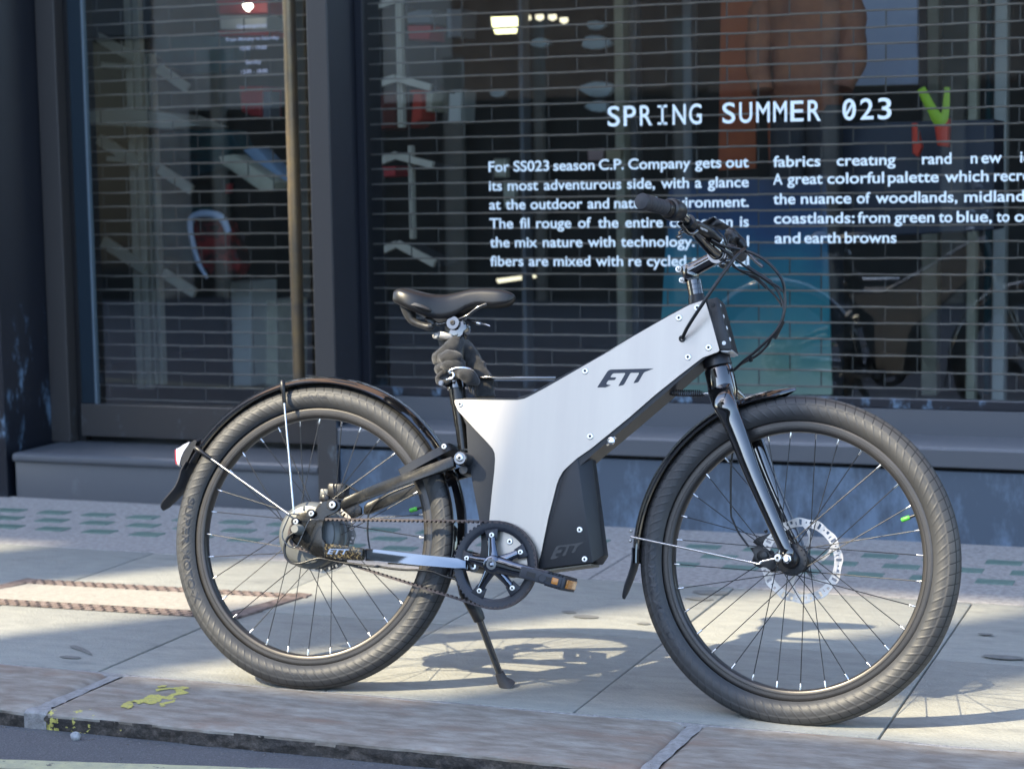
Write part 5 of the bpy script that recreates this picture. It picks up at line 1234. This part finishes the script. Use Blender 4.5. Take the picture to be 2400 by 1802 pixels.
# lamp
tl_ = bem('rear_lamp', Vector((0,0,0)))
def lamp_loft(pts, hws, m, name):
    bm = bmesh.new(); c = sum(pts, Vector())/len(pts); rings = []
    for s in (-1, -.8, -.4, 0, .4, .8, 1):
        k = math.sqrt(max(.04, 1-s*s*.92)) if abs(s) < 1 else .62
        rings.append([Vector((c.x+(p.x-c.x)*(.55+.45*k), s*hws, c.z+(p.z-c.z)*(.55+.45*k))) for p in pts])
    loft(bm, rings); obj(name, bm, m, tl_, 60)
lamp_loft(T('tl', [(805,200),(770,190),(700,235),(620,330),(540,470),(490,590),(470,700),(490,730),(545,735),(600,690),(660,560),(740,400),(815,240)], -.02), .027, M['satin'], 'lamp_shell')
lamp_loft(T('tl', [(400,375),(460,355),(560,285),(690,225),(650,300),(560,430),(500,570),(470,690),(470,722),(430,705),(405,620),(398,480)], -.02), .0255, M['clear'], 'lamp_lens')
lamp_loft(T('tl', [(384,385),(402,378),(418,450),(424,560),(440,700),(400,690),(386,560)], -.02), .024, M['red'], 'lamp_reflector')
# ---------------------------------------------------------------- fork and steering
FR = FRONT
SA = T('k5', [(690,330),(770,640)], 0, FR)            # steering axis, upper and lower
axd = (SA[0]-SA[1]).normalized()
Fy = (F2B.to_3x3() @ Yv).normalized()
def axp(crop, v_pts): return T(crop, v_pts, 0, FR)
bm = bmesh.new()
cup = axp('k5', [(668,262),(700,400)]); lathe(bm, [(.0285, 0), (.0315, .002), (.0315, (cup[0]-cup[1]).length-.002), (.030, (cup[0]-cup[1]).length)], cup[1], (cup[0]-cup[1]), 40, cap=True)
bp('lower_headset_cup', bm, M['satin'])
bm = bmesh.new()
c0, c1, c2, c3 = axp('k5', [(706,425),(735,560),(755,680),(775,800)])
tube(bm, [c0+axd*.004, c0, c1, c2, c3], [.0300, .0318, .0318, .033, .026], 40)
for s in (-1, 1):
    yo = .056*s; V_ = [] 
    if s < 0:
        leg = T('k5', [(765,800),(850,980),(960,1250),(1115,1661)], -.056, FR)+T('k7', [(990,500),(1060,690)], -.056, FR)
        hub = leg
    else:
        leg = [p+Fy*.112 for p in hub]
    start = [c1, c2+Fy*s*.014]
    tube(bm, smooth_path(start+[leg[0]]+leg[1:], 6), [.027, .030, .0285, .0255, .0235, .0215, .0195, .0165, .0138, .0120], 28, flat=.68, fy=Fy)
    e = leg[-1]
    lathe(bm, [(.0150, -.006), (.0165, -.004), (.0165, .004), (.0150, .006)], e, Fy, 28, cap=True)
bp('fork', bm, M['gloss'], smooth=70)
# fork hose and calliper
bm = bmesh.new(); tube(bm, smooth_path(T('k5', [(870,1330),(855,1450),(845,1600)], .045, FR)+T('k7', [(215,60),(250,200),(330,370),(420,500),(490,590)], .05, FR), 5), .0024, 8); bp('front_brake_hose', bm, M['cable'], smooth=60)
bm = bmesh.new(); q = T('k7', [(700,720)], .060, FR)[0]; v_ = T('k7', [(490,600),(560,620),(620,560),(700,600),(800,650),(830,740),(900,850),(920,960),(830,970),(760,890),(640,910),(560,870),(530,800),(590,710),(540,660)], .035, FR)
prism(bm, v_, Fy*.034, 0, .004); q = T('k7', [(700,730)], .034, FR)[0]; lathe(bm, [(.0125, 0), (.0125, .004), (.010, .005), (0, .005)], q, -Fy, 24)
v_ = T('k7', [(540,520),(600,455),(640,440),(820,380),(850,400),(820,440),(660,510),(700,600),(640,600)], .045, FR); prism(bm, v_, Fy*.016, 0, .003)
a = T('k7', [(705,350),(750,330),(755,375),(735,385)], .045, FR); prism(bm, a, Fy*.014, 0, .002)
bp('front_brake_calliper', bm, M['satin'], smooth=35)
# spacers, stem
h0, h1, h2, h3 = axp('c3', [(845,1046),(838,985),(815,860),(790,800)])
bm = bmesh.new(); tube(bm, [h0-axd*.01, h0, h0.lerp(h1, .6), h1], [.0195, .0195, .0185, .0176], 32); bp('headset_cover', bm, M['satin'], smooth=30)
bm = bmesh.new(); n = 3
for k in range(n):
    a = h1.lerp(h2, k/n+.012); b = h1.lerp(h2, (k+1)/n-.012); tube(bm, [a, a.lerp(b, .04), a.lerp(b, .96), b], [.0162, .0170, .0170, .0162], 32)
tube(bm, [h1, h2], .0158, 24); bp('headset_spacer', bm, M['gloss'], smooth=30)
stem = None
t0, t1 = axp('hb', [(1065,1540),(1015,1300)]); cl0 = axp('hb', [(1570,1120)])[0]
bm = bmesh.new(); tube(bm, [t0, t0.lerp(t1, .06), t0.lerp(t1, .94), t1], [.0170, .0182, .0180, .0165], 28)
sa = axp('hb', [(1040,1400)])[0]
tube(bm, [sa, sa.lerp(cl0, .25), sa.lerp(cl0, .85), cl0], [.0190, .0160, .0155, .0170], 24)
tube(bm, [cl0-Fy*.024, cl0+Fy*.024], .0220, 26)
bx = axp('hb', [(905,1370),(930,1570)])
for q in bx: tube(bm, [q, q.lerp(t0.lerp(t1, .5), .45)], .0075, 12)
stem = bp('stem', bm, M['gloss'], smooth=50)
for u, v, r_ in ((858,1375,.0052),(913,1570,.0045)):
    bm = bmesh.new(); q = axp('hb', [(u, v)])[0]-Fy*.012; tube(bm, [q+Fy*.018, q+Fy*.001], r_*1.35, 14); screw(bm, q, (Vector((-.45,-1,.1))).normalized(), r_); obj('screw', bm, [M['screwm'], M['dark']], stem, 35)
for du, dv in ((1610,1180),(1590,1275)):
    bm = bmesh.new(); q = T('hb', [(du, dv)], -.016, FR)[0]; tube(bm, [q, q+Fy*.032], .0055, 12); lathe(bm, [(.0042, .0002), (.0042, .002), (0, .002)], q, -Fy, 12); obj('clamp_bolt', bm, M['satin'], stem, 40)
# handlebar, traced on the near side and mirrored to the far side
bar_n = T('hb', [(1570,1120,0),(1480,1060,-.03),(1330,930,-.065),(1190,790,-.10),(1060,640,-.14),(920,440,-.18),(700,310,-.225),(170,165,-.335)], 0, FR)
FB = F2B.inverted(); 
def mir(p): q = FB @ p; return F2B @ Vector((q.x, -q.y, q.z))
bar = [mir(p) for p in bar_n[:0:-1]]+bar_n
bm = bmesh.new(); P = smooth_path(bar, 7); n = len(P)
tube(bm, P, [.0112]*5+[.0112, .0135, .0160, .0162, .0160, .0135, .0112]+[.0112]*5, 22); bp('handlebar', bm, M['gloss'], smooth=60)
def grip(a, b, nm):
    d = (b-a).normalized(); L = (b-a).length; g = bem(nm, Vector((0,0,0)))
    bm = bmesh.new(); prof = [(.0130, 0), (.0165, .002)]
    k = 0; t = .006
    while t < L-.022: prof += [(.0162, t), (.0162, t+.0085), (.0156, t+.009), (.0156, t+.0105)]; t += .0115
    prof += [(.0160, L-.018), (.0172, L-.016), (.0178, L-.004), (.0165, L-.0005), (.0150, L), (0, L+.001)]
    lathe(bm, prof, a, d, 36); obj('grip_sleeve', bm, M['rubber2'], g, 30)
    return g, d
gdir = (bar_n[7]-bar_n[6]).normalized()
ga = bar_n[6]+gdir*.004
g1, gd = grip(ga+gdir*.020, bar_n[7], 'grip')
bm = bmesh.new(); lathe(bm, [(.015, -.040), (.0205, -.036), (.0235, -.020), (.0245, -.004), (.0232, .002), (.0185, .004), (.0180, .016), (.0165, .020)], ga, gd, 40)
for k in range(26):
    a_ = gd.orthogonal().normalized(); b_ = gd.cross(a_); an = 2*math.pi*k/26; o_ = ga+gd*.005+(a_*math.cos(an)+b_*math.sin(an))*.0180
    tube(bm, [o_, o_+gd*.010], .0012, 5)
obj('twist_shifter', bm, M['satin'], g1, 40)
ml = [mir(bar_n[6]), mir(bar_n[7])]; dl_ = (ml[1]-ml[0]).normalized(); grip(ml[0]+dl_*.015, ml[1], 'grip')
# brake levers
def lever(par_pts, nm, blade, res, clampc, cd):
    l_ = bem(nm, Vector((0,0,0)))
    bm = bmesh.new(); tube(bm, smooth_path(res, 4), [.0085, .0130, .0140, .0125, .0085], 16, flat=.85, fy=Zv); tube(bm, [clampc-cd*.008, clampc+cd*.008], .0185, 22); obj('lever_body', bm, M['satin'], l_, 50)
    bm = bmesh.new(); tube(bm, smooth_path(blade, 5), [.0065, .0060, .0055, .0052, .0060], 12, flat=.7, fy=Zv); obj('lever_blade', bm, M['gloss'], l_, 50)
    return l_
resr = T('hb', [(1075,580,-.15),(1150,600,-.135),(1300,690,-.10),(1420,770,-.07),(1560,860,-.05)], 0, FR)
bldr = T('hb', [(1150,690,-.15),(1080,740,-.16),(1000,730,-.17),(930,640,-.19),(860,560,-.21)], 0, FR)
cc = T('hb', [(985,560,-.16)], 0, FR)[0]; cdn = (bar_n[5]-bar_n[4]).normalized()
lv = lever(None, 'brake_lever', bldr, resr, bar_n[4].lerp(bar_n[5], .4), cdn)
bm = bmesh.new(); tube(bm, T('hb', [(1000,680,-.15),(900,700,-.165),(850,735,-.17)], 0, FR), .0045, 10); q = T('hb', [(770,785),(830,745),(885,770),(820,845)], -.175, FR); prism(bm, q, Fy*.012, 0, .002); obj('lever_bracket', bm, M['gloss'], lv, 40)
vs, fs = text_mesh('TEKTRO', 1.0, .02, 3); bm = bmesh.new(); a, b = T('hb', [(1208,655,-.142),(1335,712,-.117)], 0, FR); W_ = max(v.x for v in vs); upv = (Zv-(b-a)*((b-a).dot(Zv)/(b-a).length_squared)).normalized()
fwd = c_o; 
nv_ = (b-a).cross(upv).normalized()*.0015
put(bm, vs, fs, lambda v: a+(b-a)*(v.x/W_)+upv*(v.y/capH*.0042)+nv_); obj('lettering', bm, M['white'], lv)
blade_far = T('hd', [(745,440),(800,470),(840,510),(880,555),(945,605)], .17, FR)
res_far = T('hd', [(600,245),(640,270),(690,330),(740,370),(770,420)], .12, FR)
lever(None, 'brake_lever', blade_far, res_far, mir(bar_n[4].lerp(bar_n[5], .4)), cdn)
# display and switch cluster in the middle
bm = bmesh.new(); q = T('hb', [(1240,560),(1440,440),(1475,452),(1620,545),(1590,580),(1500,612),(1420,600)], -.012, FR); prism(bm, q, Fy*.05, 0, .004); q = T('hb', [(1230,545),(1440,432),(1450,450),(1260,575)], -.03, FR); prism(bm, q, Fy*.06, 0, .002); bp('display_unit', bm, M['satin'], smooth=35)
bm = bmesh.new()
q = T('hd', [(560,280),(600,240),(650,245),(690,310),(640,370),(590,360)], .08, FR); prism(bm, q, Fy*.04, 0, .006)
q = T('hd', [(690,360),(760,345),(770,400),(720,430),(690,410)], .13, FR); prism(bm, q, Fy*.025, 0, .005); bp('switch_cluster', bm, M['satin'], smooth=40)
bm = bmesh.new()
for u, v, r_ in ((575,520,.009),(600,550,.008),(560,580,.010)): bmesh.ops.create_uvsphere(bm, u_segments=14, v_segments=8, radius=r_, matrix=Matrix.Translation(T('hd', [(u, v)], -.01, FR)[0]))
bp('faceplate', bm, M['gloss'], smooth=60)
# cables
def cab(nm, pts, r_, fr=FR, m='cable'):
    bm = bmesh.new(); tube(bm, smooth_path(T('hd', pts, 0, fr), 6), r_, 10); bp(nm, bm, M[m], smooth=60)
CBL = 'brake_cable'
bm = bmesh.new(); tube(bm, smooth_path(T('hd', [(165,1300,-.050),(178,1265,-.062),(230,1165,-.080),(390,920,-.095),(560,670,-.090),(690,500,-.075),(770,432,-.05)], 0, BIKE), 8), .0040, 12); bp('frame_cable', bm, M['cable'], smooth=60)
cab(CBL, [(440,340,-.08),(520,385,-.06),(620,415,-.04),(740,440,-.03),(860,480,-.03),(980,550,-.03),(1080,650,-.03),(1140,750,-.025),(1160,860,-.02),(1160,1000,-.02),(1130,1130,-.02),(1080,1220,-.02),(980,1330,-.02),(870,1430,-.015),(760,1520,-.01),(665,1610,.0)], .0033)
cab(CBL, [(450,370,-.06),(560,440,-.05),(680,530,-.02),(800,620,0),(930,700,.01),(1040,765,.015),(1110,810,.02),(1165,870,.02)], .0026)
cab(CBL, [(465,390,-.05),(600,460,-.02),(720,560,.0),(830,640,.02),(950,720,.03),(1060,800,.03),(1120,900,.03),(1155,1020,.02),(1140,1130,.01)], .0028)
cab(CBL, [(480,235,0),(540,290,0),(580,350,0),(610,450,.01),(650,570,.02),(720,640,.03),(830,695,.04),(950,775,.04),(1060,880,.04),(1130,980,.03)], .0024)
cab(CBL, [(620,300,.05),(600,400,.04),(620,500,.03),(660,600,.03),(740,640,.03),(860,670,.03),(1000,745,.03)], .0022)
cab(CBL, [(1095,1200,-.01),(1030,1290,.0),(1000,1350,.01),(930,1430,.01),(850,1490,.01),(750,1540,.01),(670,1600,.01)], .0030)
cab('cable_sleeve', [(1140,1130,-.01),(1110,1190,-.01),(1080,1250,-.01),(1050,1300,-.01)], .0058)
cab('cable_sleeve', [(790,600,.0),(860,650,.005),(940,700,.01),(1030,760,.015)], .0046)
cab('cable_sleeve', [(820,690,.03),(890,720,.035),(985,810,.04)], .0040)
cab('cable_tie', [(826,1485,-.015),(830,1520,-.01)], .0050)
# steering damper spring
bm = bmesh.new(); a, b = T('k5', [(150,690),(540,700)], 0, BIKE); a.y -= .006; b.y -= .006; ax = (b-a); L = ax.length; ax.normalize(); u_ = ax.orthogonal().normalized(); w__ = ax.cross(u_)
H_ = []
for i in range(16*16+1):
    t = i/(16*16); r_ = .0068*(1 if .06 < t < .94 else .75); H_.append(a+ax*L*t+(u_*math.cos(2*math.pi*16*t)+w__*math.sin(2*math.pi*16*t))*r_)
tube(bm, H_, .0016, 6); spg = bp('damper_spring', bm, M['satin'], smooth=60)
bm = bmesh.new(); h = T('k5', [(40,705),(70,690),(100,680),(115,690),(150,700)], -.006, BIKE); tube(bm, smooth_path(h, 4), .0014, 6); h = T('k5', [(530,700),(560,690),(590,700),(605,720)], -.006, BIKE); tube(bm, smooth_path(h, 4), [.0014, .0014, .0022], 8); obj('spring_hook', bm, M['steel'], spg, 60)

# ================================================================== LOCK WOUND ROUND THE SEAT POST (a thing of its own)
def W_pts(crop, pts, y=0): return [BIKE.m @ p for p in T(crop, pts, y)]
lock = empty('chain_lock', W_pts('sd', [(680,950)])[0]); tag(lock, 'black cloth covered chain lock wound round the seat post under the saddle', 'bicycle lock'); LI = Matrix.Translation(lock.location).inverted()
a, b = W_pts('sd', [(650,800),(700,1190)]); ax = (a-b).normalized(); sd = BIKE.d - ax*BIKE.d.dot(ax); sd.normalize(); s2 = ax.cross(sd)
pts = []
for i in range(170):
    t = i/169; an = -2*math.pi*2.6*t+2.4; rr = .0205+.002*math.sin(t*9)
    pts.append(a.lerp(b, t*.97+.035*math.sin(2*math.pi*2.6*t))+sd*math.cos(an)*rr+s2*math.sin(an)*rr+ax*(.016*math.sin(an+.6)))
def cloth_tube(bm, P, r0, seg=22, amp=.0035):
    tube(bm, P, r0, seg)
    for v in bm.verts:
        n1 = noise.noise(v.co*55)*amp+noise.noise(v.co*Vector((150,150,150)).x)*amp*.45
        v.co += Vector((n1, noise.noise(v.co*60+Vector((3,3,3)))*amp, noise.noise(v.co*60+Vector((9,3,3)))*amp))
def lk(nm, bm, m, smooth=60):
    o = obj(nm, bm, m, smooth=smooth); o.parent = lock; o.matrix_parent_inverse = LI; return o
bm = bmesh.new(); cloth_tube(bm, pts, [.0165, .0205, .0185, .0175, .0175, .0165, .0155, .0145, .0125], 26, .0026); lk('cloth_sleeve', bm, M['cloth'])
bm = bmesh.new(); cloth_tube(bm, smooth_path(W_pts('sd', [(770,830,.005),(880,880,.02),(960,980,.03),(1020,1090,.035),(1080,1200,.035),(1130,1330,.035),(1140,1420,.035),(1140,1500,.035)]), 6), [.019, .022, .021, .022, .0235, .024, .024]); lk('hanging_sleeve', bm, M['cloth'])
bm = bmesh.new(); cloth_tube(bm, smooth_path(W_pts('sd', [(560,1010,-.02),(640,980,-.034),(740,985,-.036),(820,1010,-.03)]), 5), [.012, .016, .016, .012]); lk('sleeve_fold', bm, M['cloth'])
bm = bmesh.new(); cloth_tube(bm, smooth_path(W_pts('sd', [(610,1080,-.02),(680,1090,-.034),(760,1080,-.034),(830,1060,-.02)]), 5), [.013, .017, .017, .012]); lk('sleeve_fold', bm, M['cloth'])
bm = bmesh.new(); cloth_tube(bm, smooth_path(W_pts('sd', [(650,1170,-.03),(590,1190,-.03),(535,1250,-.03),(560,1310,-.03),(640,1305,-.03),(680,1280,-.03)]), 5), [.006, .007, .007, .007, .006], 12, .0015); lk('sleeve_loop', bm, M['cloth'])
bm = bmesh.new(); cloth_tube(bm, smooth_path(W_pts('sd', [(760,1180,-.034),(860,1200,-.038),(940,1240,-.034),(1010,1300,-.02),(1040,1350,-.01)]), 5), [.010, .016, .018, .013, .006], 16); lk('sleeve_end', bm, M['cloth'])
bm = bmesh.new(); tube(bm, smooth_path(W_pts('sd', [(690,1190,-.045),(690,1160,-.046),(760,1126,-.046),(860,1120,-.044),(950,1140,-.038),(988,1180,-.03),(975,1200,-.02)]), 6), .0036, 12); lk('steel_ring', bm, M['steel'])
bm = bmesh.new(); tube(bm, smooth_path(W_pts('sd', [(720,1180,-.046),(742,1210,-.047),(725,1250,-.047),(680,1268,-.047),(650,1272,-.044)]), 6), .0032, 12); lk('chain_link', bm, M['steel'])
for k in range(3):
    bm = bmesh.new(); p = W_pts('sd', [(930+k*22,1290,-.02),(940+k*30,1360,-.02),(955+k*22,1440+k*12,-.018)]); tube(bm, smooth_path(p, 4), [.003, .0026, .0012], 6); lk('frayed_strand', bm, M['cloth'])
